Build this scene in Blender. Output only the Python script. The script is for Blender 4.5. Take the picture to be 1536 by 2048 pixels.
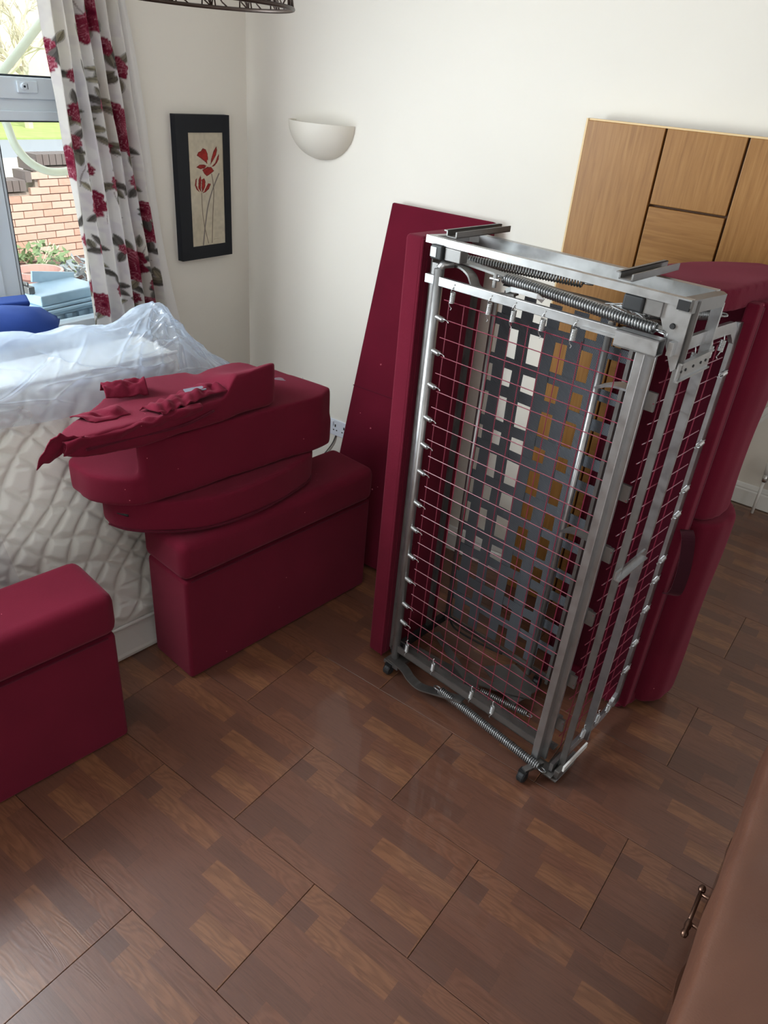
import bpy, bmesh, math, random
import numpy as np
from mathutils import Matrix, Vector

for _o in list(bpy.data.objects):
    bpy.data.objects.remove(_o, do_unlink=True)
SC = bpy.context.scene
COL = SC.collection
random.seed(7)
RNG = np.random.default_rng(7)

# ------------------------------------------------------------------ camera
cam_data = bpy.data.cameras.new('camera')
cam = bpy.data.objects.new('camera', cam_data)
COL.objects.link(cam)
_f = Vector((-0.48399287, 0.71300503, -0.50732113))
_r = Vector((0.79759906, 0.59793483, 0.07943348))
_u = Vector((-0.35998144, 0.36619362, 0.85808834))
cam.matrix_world = Matrix(((_r.x, _u.x, -_f.x, 0.0), (_r.y, _u.y, -_f.y, 0.0), (_r.z, _u.z, -_f.z, 1.95), (0, 0, 0, 1)))
cam_data.sensor_fit = 'VERTICAL'
cam_data.sensor_height = 32.0
cam_data.lens = 1479.35 / 2048.0 * 32.0
cam_data.clip_start = 0.02
cam_data.clip_end = 200
SC.camera = cam

# ------------------------------------------------------------------ world, lights, exposure
SC.view_settings.view_transform = 'Standard'
SC.view_settings.look = 'None'
SC.view_settings.gamma = 1.0
SC.view_settings.use_curve_mapping = False
SC.view_settings.exposure = 0.0
world = bpy.data.worlds.new('overcast_sky')
SC.world = world
world.use_nodes = True
_bg = world.node_tree.nodes['Background']
_bg.inputs[0].default_value = (0.86, 0.93, 1.0, 1)
_bg.inputs[1].default_value = 2.2

def area(name, loc, direction, sx, sy, power, color):
    d = bpy.data.lights.new(name, 'AREA')
    d.shape = 'RECTANGLE'; d.size = sx; d.size_y = sy; d.energy = power; d.color = color
    o = bpy.data.objects.new(name, d)
    o.location = loc
    o.rotation_euler = Vector(direction).to_track_quat('-Z', 'Z').to_euler()
    COL.objects.link(o)
    return o
# daylight coming in through the left window run (out of view), the window of the far room and the patio door behind
area('daylight_left_window', (-2.93, 0.25, 1.70), (1, 0.12, -0.30), 1.75, 1.05, 152, (0.90, 0.95, 1.0))
area('daylight_far_window', (1.35, 4.22, 1.6), (-0.25, -1, -0.25), 1.3, 1.1, 22, (0.88, 0.94, 1.0))
area('daylight_patio_door', (0.9, -2.38, 1.15), (0, 1, 0), 1.9, 2.0, 18, (1.0, 0.97, 0.93))
area('added_right_fill', (3.12, .9, 1.5), (-1, 0, -.12), 1.5, 1.1, 14, (0.95, 0.97, 1.0))  # unseen fill added at the right wall to brighten the mattress; no window there
_sd = bpy.data.lights.new('sun', 'SUN'); _sd.energy = 4.0; _sd.angle = 0.02; _sd.color = (1.0, 0.95, 0.85)
_so = bpy.data.objects.new('sun', _sd); COL.objects.link(_so)
_so.rotation_euler = Vector((-0.75, 0.25, -0.72)).to_track_quat('-Z', 'Y').to_euler()

# ------------------------------------------------------------------ materials
def mat(name, color=(.5, .5, .5), rough=.5, metal=0.0, spec=0.5, sheen=0.0, coat=0.0):
    m = bpy.data.materials.new(name); m.use_nodes = True
    nt = m.node_tree; b = nt.nodes['Principled BSDF']
    b.inputs['Base Color'].default_value = (*color, 1)
    b.inputs['Roughness'].default_value = rough
    b.inputs['Metallic'].default_value = metal
    b.inputs['Specular IOR Level'].default_value = spec
    b.inputs['Sheen Weight'].default_value = sheen
    b.inputs['Coat Weight'].default_value = coat
    return m
def S(r, g, b):
    f = lambda c: (c / 255 / 12.92) if c / 255 <= .04045 else ((c / 255 + .055) / 1.055) ** 2.4
    return (f(r), f(g), f(b))
class NT:
    """short-hand for node graphs"""
    def __init__(s, m): s.nt = m.node_tree; s.b = s.nt.nodes['Principled BSDF']
    def n(s, kind, **kw):
        x = s.nt.nodes.new(kind)
        for k, v in kw.items(): setattr(x, k, v)
        return x
    def l(s, a, b): s.nt.links.new(a, b)
    def coord(s, which='Object', scale=(1, 1, 1)):
        t = s.n('ShaderNodeTexCoord'); mp = s.n('ShaderNodeMapping'); s.l(t.outputs[which], mp.inputs[0])
        mp.inputs['Scale'].default_value = scale
        return mp.outputs[0]
    def noise(s, vec, scale=5, detail=3, rough=.5, dist=0):
        x = s.n('ShaderNodeTexNoise'); s.l(vec, x.inputs['Vector'])
        x.inputs['Scale'].default_value = scale; x.inputs['Detail'].default_value = detail
        x.inputs['Roughness'].default_value = rough; x.inputs['Distortion'].default_value = dist
        return x.outputs['Fac']
    def math(s, op, a, b=None, c=None):
        x = s.n('ShaderNodeMath', operation=op)
        for i, v in enumerate((a, b, c)):
            if v is None: continue
            if isinstance(v, (int, float)): x.inputs[i].default_value = v
            else: s.l(v, x.inputs[i])
        return x.outputs[0]
    def ramp(s, fac, stops, interp='LINEAR'):
        x = s.n('ShaderNodeValToRGB'); x.color_ramp.interpolation = interp
        e = x.color_ramp.elements
        while len(e) < len(stops): e.new(.5)
        for k, (p, c) in enumerate(stops):
            e[k].position = p; e[k].color = (*c, 1) if len(c) == 3 else c
        s.l(fac, x.inputs[0]); return x.outputs[0]
    def mix(s, fac, a, b, blend='MIX'):
        x = s.n('ShaderNodeMix', data_type='RGBA', blend_type=blend)
        for i, v in ((0, fac), (6, a), (7, b)):
            if isinstance(v, (int, float)): x.inputs[i].default_value = v
            elif isinstance(v, tuple): x.inputs[i].default_value = (*v, 1)
            else: s.l(v, x.inputs[i])
        return x.outputs[2]
    def color(s, c): s.l(c, s.b.inputs['Base Color'])
    def bump(s, h, strength=.3, dist=.01):
        x = s.n('ShaderNodeBump'); x.inputs['Strength'].default_value = strength; x.inputs['Distance'].default_value = dist
        s.l(h, x.inputs['Height']); s.l(x.outputs[0], s.b.inputs['Normal'])

def fabric(name, col, lint=True):
    m = mat(name, col, .95, spec=.15, sheen=.16)
    m.node_tree.nodes['Principled BSDF'].inputs['Sheen Tint'].default_value = (.9, .30, .38, 1)
    t = NT(m); v = t.coord()
    a = t.noise(v, 6, 3); b_ = t.noise(v, 420, 2)
    c = t.mix(a, tuple(x * .82 for x in col), tuple(min(1, x * 1.2) for x in col))
    if lint:
        vo = t.n('ShaderNodeTexVoronoi'); t.l(v, vo.inputs['Vector']); vo.inputs['Scale'].default_value = 26
        w = t.noise(v, 9, 1)
        k = t.math('MULTIPLY', t.math('LESS_THAN', vo.outputs['Distance'], .045), t.math('GREATER_THAN', w, .60))
        c = t.mix(k, c, S(205, 120, 130))
    t.color(c); t.bump(b_, .35, .002)
    return m
RED = fabric('red_wool_fabric', S(94, 16, 36))
RED_DARK = fabric('red_wool_shade_and_trim', S(72, 13, 29))  # shade of the seat-back hollow put into a darker red; seams and piping share it
DARK_RED = fabric('dark_red_strap', S(44, 10, 20), False)
def steel(name, col, rough):
    m = mat(name, col, rough, metal=.92)
    t = NT(m); v = t.coord()
    a = t.noise(v, 24, 4, .6)
    t.color(t.ramp(a, [(.3, tuple(x * .86 for x in col)), (.55, col), (.8, tuple(min(1, x * 1.06) for x in col))]))
    r = t.math('MULTIPLY_ADD', a, .25, rough - .1); t.l(r, t.b.inputs['Roughness'])
    return m
STEEL = steel('zinc_steel', S(172, 172, 172), .36)
STEEL_DULL = steel('dull_steel', S(128, 126, 124), .45)
SPRING = steel('spring_steel', S(160, 162, 163), .28)
SPRING_BRIGHT = steel('bright_zinc_spring', S(206, 208, 208), .3)
WIRE = mat('maroon_coated_wire', S(124, 36, 58), .35, spec=.6)
RUBBER = mat('black_rubber', S(34, 36, 38), .55)
DARK = mat('dark_cavity_plastic', S(18, 18, 20), .6)
WHITE_PAPER = mat('paper_label', S(205, 208, 210), .7)

def wall_mat(name, col):
    m = mat(name, col, .82, spec=.25); t = NT(m); v = t.coord()
    a = t.noise(v, 1.3, 3); b_ = t.noise(v, 90, 3)
    t.color(t.mix(a, tuple(x * .965 for x in col), tuple(min(.95, x * 1.02) for x in col)))
    t.bump(t.math('ADD', t.math('MULTIPLY', b_, .3), t.noise(v, 9, 2)), .05, .01)
    return m
WALL = wall_mat('cream_white_paint', S(236, 231, 221))
CEIL = wall_mat('ceiling_paint', S(240, 240, 236))
GLOSS = mat('white_gloss_paint', S(236, 236, 232), .25)
UPVC = mat('white_upvc', S(222, 233, 240), .22)
GASKET = mat('black_gasket', S(40, 48, 56), .5)

def oak_mat(name, horizontal=False):
    m = mat(name, S(176, 124, 62), .42); t = NT(m)
    v = t.coord(scale=(2.2, 2.2, 40) if horizontal else (40, 40, 2.2))
    a = t.noise(v, 2.2, 5, .6, .4); v2 = t.coord(); b_ = t.noise(v2, 3.0, 2)
    c = t.ramp(a, [(.25, S(132, 90, 42)), (.5, S(158, 112, 58)), (.75, S(174, 130, 74))])
    t.color(t.mix(t.math('MULTIPLY', b_, .35), c, S(140, 88, 36)))
    t.bump(a, .08, .003)
    return m
OAK_V = oak_mat('oak_veneer_upright'); OAK_H = oak_mat('oak_veneer_level', True)
OAK_LIP = mat('pale_oak_lipping', S(226, 196, 146), .5)
OAK_GROOVE = mat('dark_oak_groove', S(84, 50, 18), .6)

def floor_mat():
    m = mat('laminate_planks', (.1, .05, .03), .34, spec=.6, coat=.25); t = NT(m)
    tc = t.n('ShaderNodeTexCoord'); oi = t.n('ShaderNodeObjectInfo')
    sx = t.n('ShaderNodeSeparateXYZ'); t.l(tc.outputs['Object'], sx.inputs[0])
    x, y = sx.outputs[0], sx.outputs[1]
    strip = t.math('FLOOR', t.math('DIVIDE', t.math('ADD', y, 1.8105), .06035))
    wn = t.n('ShaderNodeTexWhiteNoise', noise_dimensions='1D'); t.l(strip, wn.inputs['W'])
    off = wn.outputs['Value']
    # three or so staves per strip; staves run on over the plank ends
    seg = t.math('FLOOR', t.math('ADD', t.math('DIVIDE', x, .262), t.math('MULTIPLY', off, 7.3)))
    cb = t.n('ShaderNodeCombineXYZ'); t.l(strip, cb.inputs[0]); t.l(seg, cb.inputs[1])
    w2 = t.n('ShaderNodeTexWhiteNoise', noise_dimensions='3D'); t.l(cb.outputs[0], w2.inputs['Vector'])
    tone = t.math('ADD', t.math('MULTIPLY', w2.outputs['Value'], .92), t.math('MULTIPLY', oi.outputs['Random'], .08))
    base = t.ramp(tone, [(0, S(76, 50, 44)), (.22, S(92, 60, 50)), (.45, S(102, 66, 53)), (.62, S(109, 70, 53)), (.8, S(122, 82, 58)), (1, S(136, 96, 66))], 'LINEAR')
    # grain: coordinates shifted per stave
    sh = t.n('ShaderNodeVectorMath', operation='MULTIPLY_ADD')
    t.l(w2.outputs['Color'], sh.inputs[0]); sh.inputs[1].default_value = (11, 11, 0); t.l(tc.outputs['Object'], sh.inputs[2])
    mp = t.n('ShaderNodeMapping'); mp.inputs['Scale'].default_value = (5, 70, 1); t.l(sh.outputs[0], mp.inputs[0])
    g1 = t.noise(mp.outputs[0], 1.6, 6, .65, .3)
    mp2 = t.n('ShaderNodeMapping'); mp2.inputs['Scale'].default_value = (2.6, 15, 1); t.l(sh.outputs[0], mp2.inputs[0])
    lo = t.noise(mp2.outputs[0], 1.0, 2, .5, .2)
    rings = t.math('SINE', t.math('MULTIPLY', lo, 95.0))
    rings = t.math('MULTIPLY', t.math('MULTIPLY_ADD', rings, .5, .5), t.math('GREATER_THAN', w2.outputs['Value'], .38))
    c = t.mix(t.math('MULTIPLY', t.math('GREATER_THAN', g1, .56), .32), base, S(58, 33, 26))
    c = t.mix(t.math('MULTIPLY', rings, .42), c, S(70, 40, 29))
    c = t.mix(t.math('MULTIPLY', t.noise(mp.outputs[0], 3.4, 4), .28), c, S(150, 102, 72))
    t.color(c)
    r = t.math('MULTIPLY_ADD', t.noise(tc.outputs['Object'], 3, 3), .16, .27); t.l(r, t.b.inputs['Roughness'])
    t.bump(t.math('ADD', g1, t.math('MULTIPLY', rings, .4)), .10, .002)
    return m
FLOOR = floor_mat()
FLOOR_GAP = mat('plank_joint', S(158, 132, 114), .8)

def quilt_mat():
    m = mat('quilted_ticking', S(234, 232, 224), .8, spec=.2); t = NT(m); v = t.coord()
    t.color(t.mix(t.noise(v, 3, 3), S(224, 221, 210), S(238, 236, 230)))
    t.bump(t.noise(v, 260, 2), .25, .002)
    return m
QUILT = quilt_mat()
BORDER = mat('mattress_border', S(226, 224, 218), .8)

def thin_fresnel(nt, lo, hi):
    lw = nt.nodes.new('ShaderNodeLayerWeight'); lw.inputs[0].default_value = .5
    p = nt.nodes.new('ShaderNodeMath'); p.operation = 'POWER'; p.inputs[1].default_value = 4.0
    m = nt.nodes.new('ShaderNodeMath'); m.operation = 'MULTIPLY_ADD'; m.inputs[1].default_value = hi; m.inputs[2].default_value = lo
    nt.links.new(lw.outputs['Facing'], p.inputs[0]); nt.links.new(p.outputs[0], m.inputs[0])
    return m
def plastic_mat(name, opacity, col=(.80, .86, .95)):
    m = bpy.data.materials.new(name); m.use_nodes = True; nt = m.node_tree
    for n in list(nt.nodes): nt.nodes.remove(n)
    out = nt.nodes.new('ShaderNodeOutputMaterial')
    tr = nt.nodes.new('ShaderNodeBsdfTransparent'); tr.inputs[0].default_value = (.99, .995, 1, 1)
    df = nt.nodes.new('ShaderNodeBsdfDiffuse'); df.inputs[0].default_value = (*col, 1)
    tl = nt.nodes.new('ShaderNodeBsdfTranslucent'); tl.inputs[0].default_value = (*col, 1)
    ad = nt.nodes.new('ShaderNodeMixShader'); ad.inputs[0].default_value = .62
    nt.links.new(df.outputs[0], ad.inputs[1]); nt.links.new(tl.outputs[0], ad.inputs[2])
    mx = nt.nodes.new('ShaderNodeMixShader')
    tcn = nt.nodes.new('ShaderNodeTexCoord'); no = nt.nodes.new('ShaderNodeTexNoise'); no.inputs['Scale'].default_value = 5; no.inputs['Detail'].default_value = 3
    nt.links.new(tcn.outputs['Object'], no.inputs['Vector'])
    mm = nt.nodes.new('ShaderNodeMath'); mm.operation = 'MULTIPLY'; mm.inputs[1].default_value = opacity * 2
    lw = nt.nodes.new('ShaderNodeLayerWeight'); lw.inputs[0].default_value = .5
    m3 = nt.nodes.new('ShaderNodeMath'); m3.operation = 'MULTIPLY_ADD'; m3.inputs[1].default_value = opacity * 1.6; m3.use_clamp = True
    nt.links.new(lw.outputs['Facing'], m3.inputs[0]); nt.links.new(mm.outputs[0], m3.inputs[2])
    nt.links.new(no.outputs['Fac'], mm.inputs[0]); nt.links.new(m3.outputs[0], mx.inputs[0])
    nt.links.new(tr.outputs[0], mx.inputs[1]); nt.links.new(ad.outputs[0], mx.inputs[2])
    gl = nt.nodes.new('ShaderNodeBsdfGlossy'); gl.inputs['Roughness'].default_value = .12
    fr = thin_fresnel(nt, .06, .5)
    m2 = nt.nodes.new('ShaderNodeMixShader')
    nt.links.new(fr.outputs[0], m2.inputs[0]); nt.links.new(mx.outputs[0], m2.inputs[1]); nt.links.new(gl.outputs[0], m2.inputs[2])
    nt.links.new(m2.outputs[0], out.inputs[0])
    return m
PLASTIC_CLEAR = plastic_mat('clear_polythene', .05)
PLASTIC_MILKY = plastic_mat('bunched_polythene', .34, (.74, .85, 1.0))
def glass_mat():
    m = bpy.data.materials.new('window_glass'); m.use_nodes = True; nt = m.node_tree
    for n in list(nt.nodes): nt.nodes.remove(n)
    out = nt.nodes.new('ShaderNodeOutputMaterial'); tr = nt.nodes.new('ShaderNodeBsdfTransparent'); tr.inputs[0].default_value = (.95, .98, .98, 1)
    gl = nt.nodes.new('ShaderNodeBsdfGlossy'); gl.inputs['Roughness'].default_value = .02
    fr = thin_fresnel(nt, .03, .4)
    mx = nt.nodes.new('ShaderNodeMixShader')
    nt.links.new(fr.outputs[0], mx.inputs[0]); nt.links.new(tr.outputs[0], mx.inputs[1]); nt.links.new(gl.outputs[0], mx.inputs[2]); nt.links.new(mx.outputs[0], out.inputs[0])
    return m
GLASS = glass_mat()
def vcol_mat(name, rough, spec=.3, transl=0.0):
    m = mat(name, (.8, .8, .8), rough, spec=spec); t = NT(m)
    a = t.n('ShaderNodeVertexColor', layer_name='print'); t.color(a.outputs[0])
    v = t.coord(); t.bump(t.noise(v, 500, 2), .15, .001)
    if transl:
        out = t.nt.nodes['Material Output']; tl = t.n('ShaderNodeBsdfTranslucent'); t.l(a.outputs[0], tl.inputs[0])
        mx = t.n('ShaderNodeMixShader'); mx.inputs[0].default_value = transl
        t.l(t.b.outputs[0], mx.inputs[1]); t.l(tl.outputs[0], mx.inputs[2]); t.l(mx.outputs[0], out.inputs[0])
    return m
CURTAIN = vcol_mat('printed_curtain_cotton', .9, .15, .42)
PRINT = vcol_mat('canvas_print', .6, .2)
LINING = mat('white_curtain_lining', S(226, 224, 222), .9)
FRAME_BLACK = mat('navy_black_frame', S(15, 19, 28), .5, spec=.3)
def leather_mat():
    m = mat('brown_leather', S(104, 70, 57), .30, spec=.5); t = NT(m); v = t.coord()
    a = t.noise(v, 4, 4); vo = t.n('ShaderNodeTexVoronoi'); t.l(v, vo.inputs['Vector']); vo.inputs['Scale'].default_value = 240
    t.color(t.mix(a, S(92, 60, 48), S(114, 78, 62)))
    t.bump(t.math('ADD', t.math('MULTIPLY', vo.outputs['Distance'], .4), t.noise(v, 14, 3)), .16, .006)
    return m
LEATHER = leather_mat()
DARKWOOD = mat('dark_polished_wood', S(66, 40, 28), .25, coat=.4)
BRONZE = mat('aged_bronze', S(120, 92, 78), .3, metal=.9)
STRAP = mat('grey_webbing', S(104, 108, 114), .8, spec=.25)
def _strap():
    t = NT(STRAP); v = t.coord(scale=(1, 1, 1))
    w = t.n('ShaderNodeTexWave', wave_type='BANDS', bands_direction='DIAGONAL'); t.l(v, w.inputs[0]); w.inputs['Scale'].default_value = 95
    t.color(t.mix(w.outputs['Fac'], S(58, 61, 66), S(104, 108, 114))); t.bump(w.outputs['Fac'], .4, .002)
_strap()
CERAMIC = mat('cream_ceramic', S(226, 220, 208), .5)
SHADE_WIRE = mat('dark_bronze_wire', S(66, 52, 44), .4, metal=.5)
SOCKET = mat('white_socket_plastic', S(226, 230, 240), .35)
CHROME = mat('chrome', S(200, 200, 200), .18, metal=1)
NAVY = fabric('navy_blue_cloth', S(34, 58, 122), False); NAVY.node_tree.nodes['Principled BSDF'].inputs['Sheen Tint'].default_value = (.4, .55, 1, 1)
BRICKM = mat('pale_red_brick', S(214, 150, 124), .9)
def _brick():
    t = NT(BRICKM); oi = t.n('ShaderNodeObjectInfo'); v = t.coord()
    c = t.ramp(oi.outputs['Random'], [(0, S(196, 142, 122)), (.4, S(210, 170, 152)), (.7, S(218, 186, 170)), (1, S(202, 152, 130))])
    t.color(t.mix(t.math('MULTIPLY', t.noise(v, 30, 3), .4), c, S(232, 204, 186)))
_brick()
MORTAR = mat('mortar', S(168, 156, 146), .95)
COPING = mat('dark_coping_brick', S(120, 108, 104), .9)
GRASS = mat('sunlit_grass', S(140, 176, 60), .9)
def _grass():
    t = NT(GRASS); v = t.coord(); t.color(t.mix(t.noise(v, 2.2, 5), S(138, 160, 84), S(182, 194, 120)))
_grass()
TARMAC = mat('grey_road', S(150, 154, 160), .9)
PAVE = mat('pale_paving', S(208, 200, 188), .9)
SOIL = mat('garden_soil', S(120, 96, 88), .95)
HOUSE = mat('far_house_render', S(206, 184, 158), .95)
def _house():
    t = NT(HOUSE); v = t.coord(); t.color(t.mix(t.noise(v, 1.5, 6, .65), S(214, 190, 168), S(232, 222, 204)))
_house()
BARK = mat('pale_bark', S(204, 194, 172), .9)
HOSEM = mat('pale_hose', S(214, 216, 196), .4)
TUB = mat('blue_grey_plastic', S(172, 194, 210), .3)
TERRA = mat('terracotta', S(206, 160, 150), .8)
LEAF = mat('shrub_leaf', S(120, 140, 96), .7)

# ------------------------------------------------------------------ geometry helpers
WM = {}
def wm(o): return WM.get(o.name, Matrix.Identity(4)) if o is not None else Matrix.Identity(4)
def link(o, parent=None):
    COL.objects.link(o)
    if parent is not None: o.parent = parent
    WM[o.name] = wm(parent) @ o.matrix_local if parent is not None else o.matrix_basis.copy()
    return o
def tag(o, label=None, cat=None, group=None, kind=None):
    if label: o['label'] = label
    if cat: o['category'] = cat
    if group: o['group'] = group
    if kind: o['kind'] = kind
    return o
def thing(name, label, cat, loc=(0, 0, 0), rz=0.0, group=None):
    o = bpy.data.objects.new(name, None); o.empty_display_size = .05
    o.location = loc; o.rotation_euler = (0, 0, rz)
    o.matrix_basis = Matrix.Translation(loc) @ Matrix.Rotation(rz, 4, 'Z')
    link(o); return tag(o, label, cat, group)

class MB:
    """collects polygons; .build() links them as ONE mesh object"""
    def __init__(s): s.v = []; s.f = []
    def add(s, vs, fs):
        n = len(s.v); s.v += [Vector(p) for p in vs]; s.f += [tuple(i + n for i in q) for q in fs]; return s
    def box(s, c, d, m=None):
        x, y, z = d[0] / 2, d[1] / 2, d[2] / 2
        vs = [Vector((a, b, e)) for e in (-z, z) for b in (-y, y) for a in (-x, x)]
        if m is not None: vs = [m @ p for p in vs]
        c = Vector(c)
        return s.add([p + c for p in vs], [(0, 2, 3, 1), (4, 5, 7, 6), (0, 1, 5, 4), (2, 6, 7, 3), (0, 4, 6, 2), (1, 3, 7, 5)])
    def bb(s, a, b): # box from corner to corner
        a, b = Vector(a), Vector(b); return s.box((a + b) / 2, [abs(t) for t in (b - a)])
    def bar(s, p, q, w, h, up=(0, 0, 1)):
        p, q = Vector(p), Vector(q); d = (q - p).normalized(); up = Vector(up)
        r = d.cross(up)
        if r.length < 1e-4: r = d.cross(Vector((1, 0, 0)))
        r.normalize(); u = r.cross(d)
        vs = [e + r * a * w / 2 + u * b * h / 2 for e in (p, q) for a, b in ((-1, -1), (1, -1), (1, 1), (-1, 1))]
        return s.add(vs, [(3, 2, 1, 0), (4, 5, 6, 7), (0, 1, 5, 4), (1, 2, 6, 5), (2, 3, 7, 6), (3, 0, 4, 7)])
    def sweep(s, pts, prof, closed=False, cap=True, up=None):
        pts = [Vector(p) for p in pts]; n = len(pts); k = len(prof); vs = []; fs = []
        nrm = None
        for i in range(n):
            a = pts[(i - 1) % n] if (closed or i > 0) else pts[i]
            b = pts[(i + 1) % n] if (closed or i < n - 1) else pts[i]
            d = (b - a).normalized()
            if nrm is None:
                r = d.cross(Vector(up) if up else Vector((0, 0, 1)))
                if r.length < 1e-3: r = d.cross(Vector((1, 0, 0)))
                nrm = r.normalized()
            else:
                nrm = (nrm - d * nrm.dot(d)).normalized()
            u = nrm.cross(d)
            vs += [pts[i] + nrm * x + u * y for x, y in prof]
        for i in range(n if closed else n - 1):
            j = (i + 1) % n
            for t in range(k):
                fs.append((i * k + t, i * k + (t + 1) % k, j * k + (t + 1) % k, j * k + t))
        if cap and not closed:
            fs.append(tuple(range(k - 1, -1, -1))); fs.append(tuple((n - 1) * k + t for t in range(k)))
        return s.add(vs, fs)
    def tube(s, pts, r, seg=8, closed=False):
        return s.sweep(pts, [(r * math.cos(2 * math.pi * t / seg), r * math.sin(2 * math.pi * t / seg)) for t in range(seg)], closed)
    def flat(s, pts, w, h, up=None):
        return s.sweep(pts, [(-w / 2, -h / 2), (w / 2, -h / 2), (w / 2, h / 2), (-w / 2, h / 2)], up=up)
    def prism(s, poly, z0, z1, fn=None):
        n = len(poly)
        vs = [Vector((x, y, z0)) for x, y in poly] + [Vector((x, y, z1)) for x, y in poly]
        if fn: vs = [Vector(fn(p)) for p in vs]
        return s.add(vs, [tuple(range(n - 1, -1, -1)), tuple(range(n, 2 * n))] + [(i, (i + 1) % n, n + (i + 1) % n, n + i) for i in range(n)])
    def lathe(s, prof, c=(0, 0, 0), seg=24, axis='z', a0=0, a1=2 * math.pi):
        full = abs(a1 - a0 - 2 * math.pi) < 1e-6; vs = []; fs = []; m = seg if full else seg + 1
        for r, z in prof:
            for i in range(m):
                a = a0 + (a1 - a0) * i / seg
                p = (r * math.cos(a), r * math.sin(a), z)
                if axis == 'x': p = (p[2], p[0], p[1])
                if axis == 'y': p = (p[0], p[2], p[1])
                vs.append(Vector(p) + Vector(c))
        for j in range(len(prof) - 1):
            for i in range(seg):
                fs.append((j * m + i, j * m + (i + 1) % m, (j + 1) * m + (i + 1) % m, (j + 1) * m + i))
        return s.add(vs, fs)
    def grid(s, P, flip=False):
        """P: (n, m, 3) array"""
        n, m = P.shape[:2]
        f = [(i * m + j, (i + 1) * m + j, (i + 1) * m + j + 1, i * m + j + 1) for i in range(n - 1) for j in range(m - 1)]
        if flip: f = [q[::-1] for q in f]
        return s.add([tuple(p) for p in P.reshape(-1, 3)], f)
    def build(s, name, m, parent=None, world=False, smooth=False, bevel=0.0, kind=None, fix=True):
        vs = s.v
        if world and parent is not None:
            inv = wm(parent).inverted(); vs = [inv @ p for p in vs]
        me = bpy.data.meshes.new(name); me.from_pydata([tuple(p) for p in vs], [], s.f); me.update()
        if bevel > 0 or fix:
            b = bmesh.new(); b.from_mesh(me)
            if fix: bmesh.ops.recalc_face_normals(b, faces=b.faces)
            if bevel > 0:
                bmesh.ops.bevel(b, geom=[e for e in b.edges if len(e.link_faces) == 2 and e.calc_face_angle(0) > .5], offset=bevel, segments=2, profile=.5, affect='EDGES', clamp_overlap=True)
            b.to_mesh(me); b.free()
        if smooth: me.polygons.foreach_set('use_smooth', [True] * len(me.polygons))
        me.materials.append(m)
        o = bpy.data.objects.new(name, me); link(o, parent)
        if kind: o['kind'] = kind
        return o
def struct(name, mb, m, parent=None, **kw): return mb.build(name, m, parent, kind='structure', **kw)

def spl(poly, n=5):
    p = [Vector((x, y, 0)) for x, y in poly]; out = []; k = len(p)
    for i in range(k):
        a, b, c, d = p[i - 1], p[i], p[(i + 1) % k], p[(i + 2) % k]
        for j in range(n):
            t = j / n; q = .5 * ((2 * b) + (c - a) * t + (2 * a - 5 * b + 4 * c - d) * t * t + (3 * b - a - 3 * c + d) * t ** 3)
            out.append((q.x, q.y))
    return out
def soft(name, mb, m, parent, voxel=.012, iters=8, puff=0.0, crease=0.0, world=True, warp=None):
    """turns overlapping prisms into one rounded foam body"""
    o = mb.build('tmp_' + name, m, None)
    md = o.modifiers.new('r', 'REMESH'); md.mode = 'VOXEL'; md.voxel_size = voxel
    sm = o.modifiers.new('s', 'SMOOTH'); sm.factor = .5; sm.iterations = iters
    dg = bpy.context.evaluated_depsgraph_get(); dg.update()
    me = bpy.data.meshes.new_from_object(o.evaluated_get(dg))
    n = len(me.vertices)
    co = np.empty(n * 3); me.vertices.foreach_get('co', co); co = co.reshape(-1, 3)
    if puff or crease:
        no = np.empty(n * 3); me.vertices.foreach_get('normal', no); no = no.reshape(-1, 3)
        w = np.sin(co[:, 0] * 17 + 1.3 * np.sin(co[:, 1] * 9)) * np.sin(co[:, 1] * 13 + 1.1 * np.sin(co[:, 2] * 11)) * puff
        w += np.sin(co[:, 0] * 47 + 3 * np.sin(co[:, 2] * 21)) * np.sin(co[:, 1] * 41 + 2 * np.sin(co[:, 0] * 23)) * crease
        co = co + no * w[:, None]
    if warp is not None: co = warp(co)
    if world and parent is not None:
        inv = np.array(wm(parent).inverted()); co = co @ inv[:3, :3].T + inv[:3, 3]
    me.vertices.foreach_set('co', co.ravel()); me.update()
    me.polygons.foreach_set('use_smooth', [True] * len(me.polygons))
    me.name = name
    bpy.data.objects.remove(o, do_unlink=True)
    ob = bpy.data.objects.new(name, me); link(ob, parent)
    return ob
def rbox(name, size, loc, r, m, parent=None, seg=3, rot=None):
    b = bmesh.new(); bmesh.ops.create_cube(b, size=1)
    for v in b.verts: v.co = Vector((v.co.x * size[0], v.co.y * size[1], v.co.z * size[2]))
    if r: bmesh.ops.bevel(b, geom=list(b.edges), offset=r, segments=seg, profile=.5, affect='EDGES')
    mt = (rot.to_4x4() if rot is not None else Matrix.Identity(4))
    for v in b.verts: v.co = (mt @ v.co) + Vector(loc)
    me = bpy.data.meshes.new(name); b.to_mesh(me); b.free()
    me.polygons.foreach_set('use_smooth', [True] * len(me.polygons)); me.materials.append(m)
    o = bpy.data.objects.new(name, me); link(o, parent)
    if r:
        wn = o.modifiers.new('w', 'WEIGHTED_NORMAL'); wn.keep_sharp = False
    return o
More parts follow.
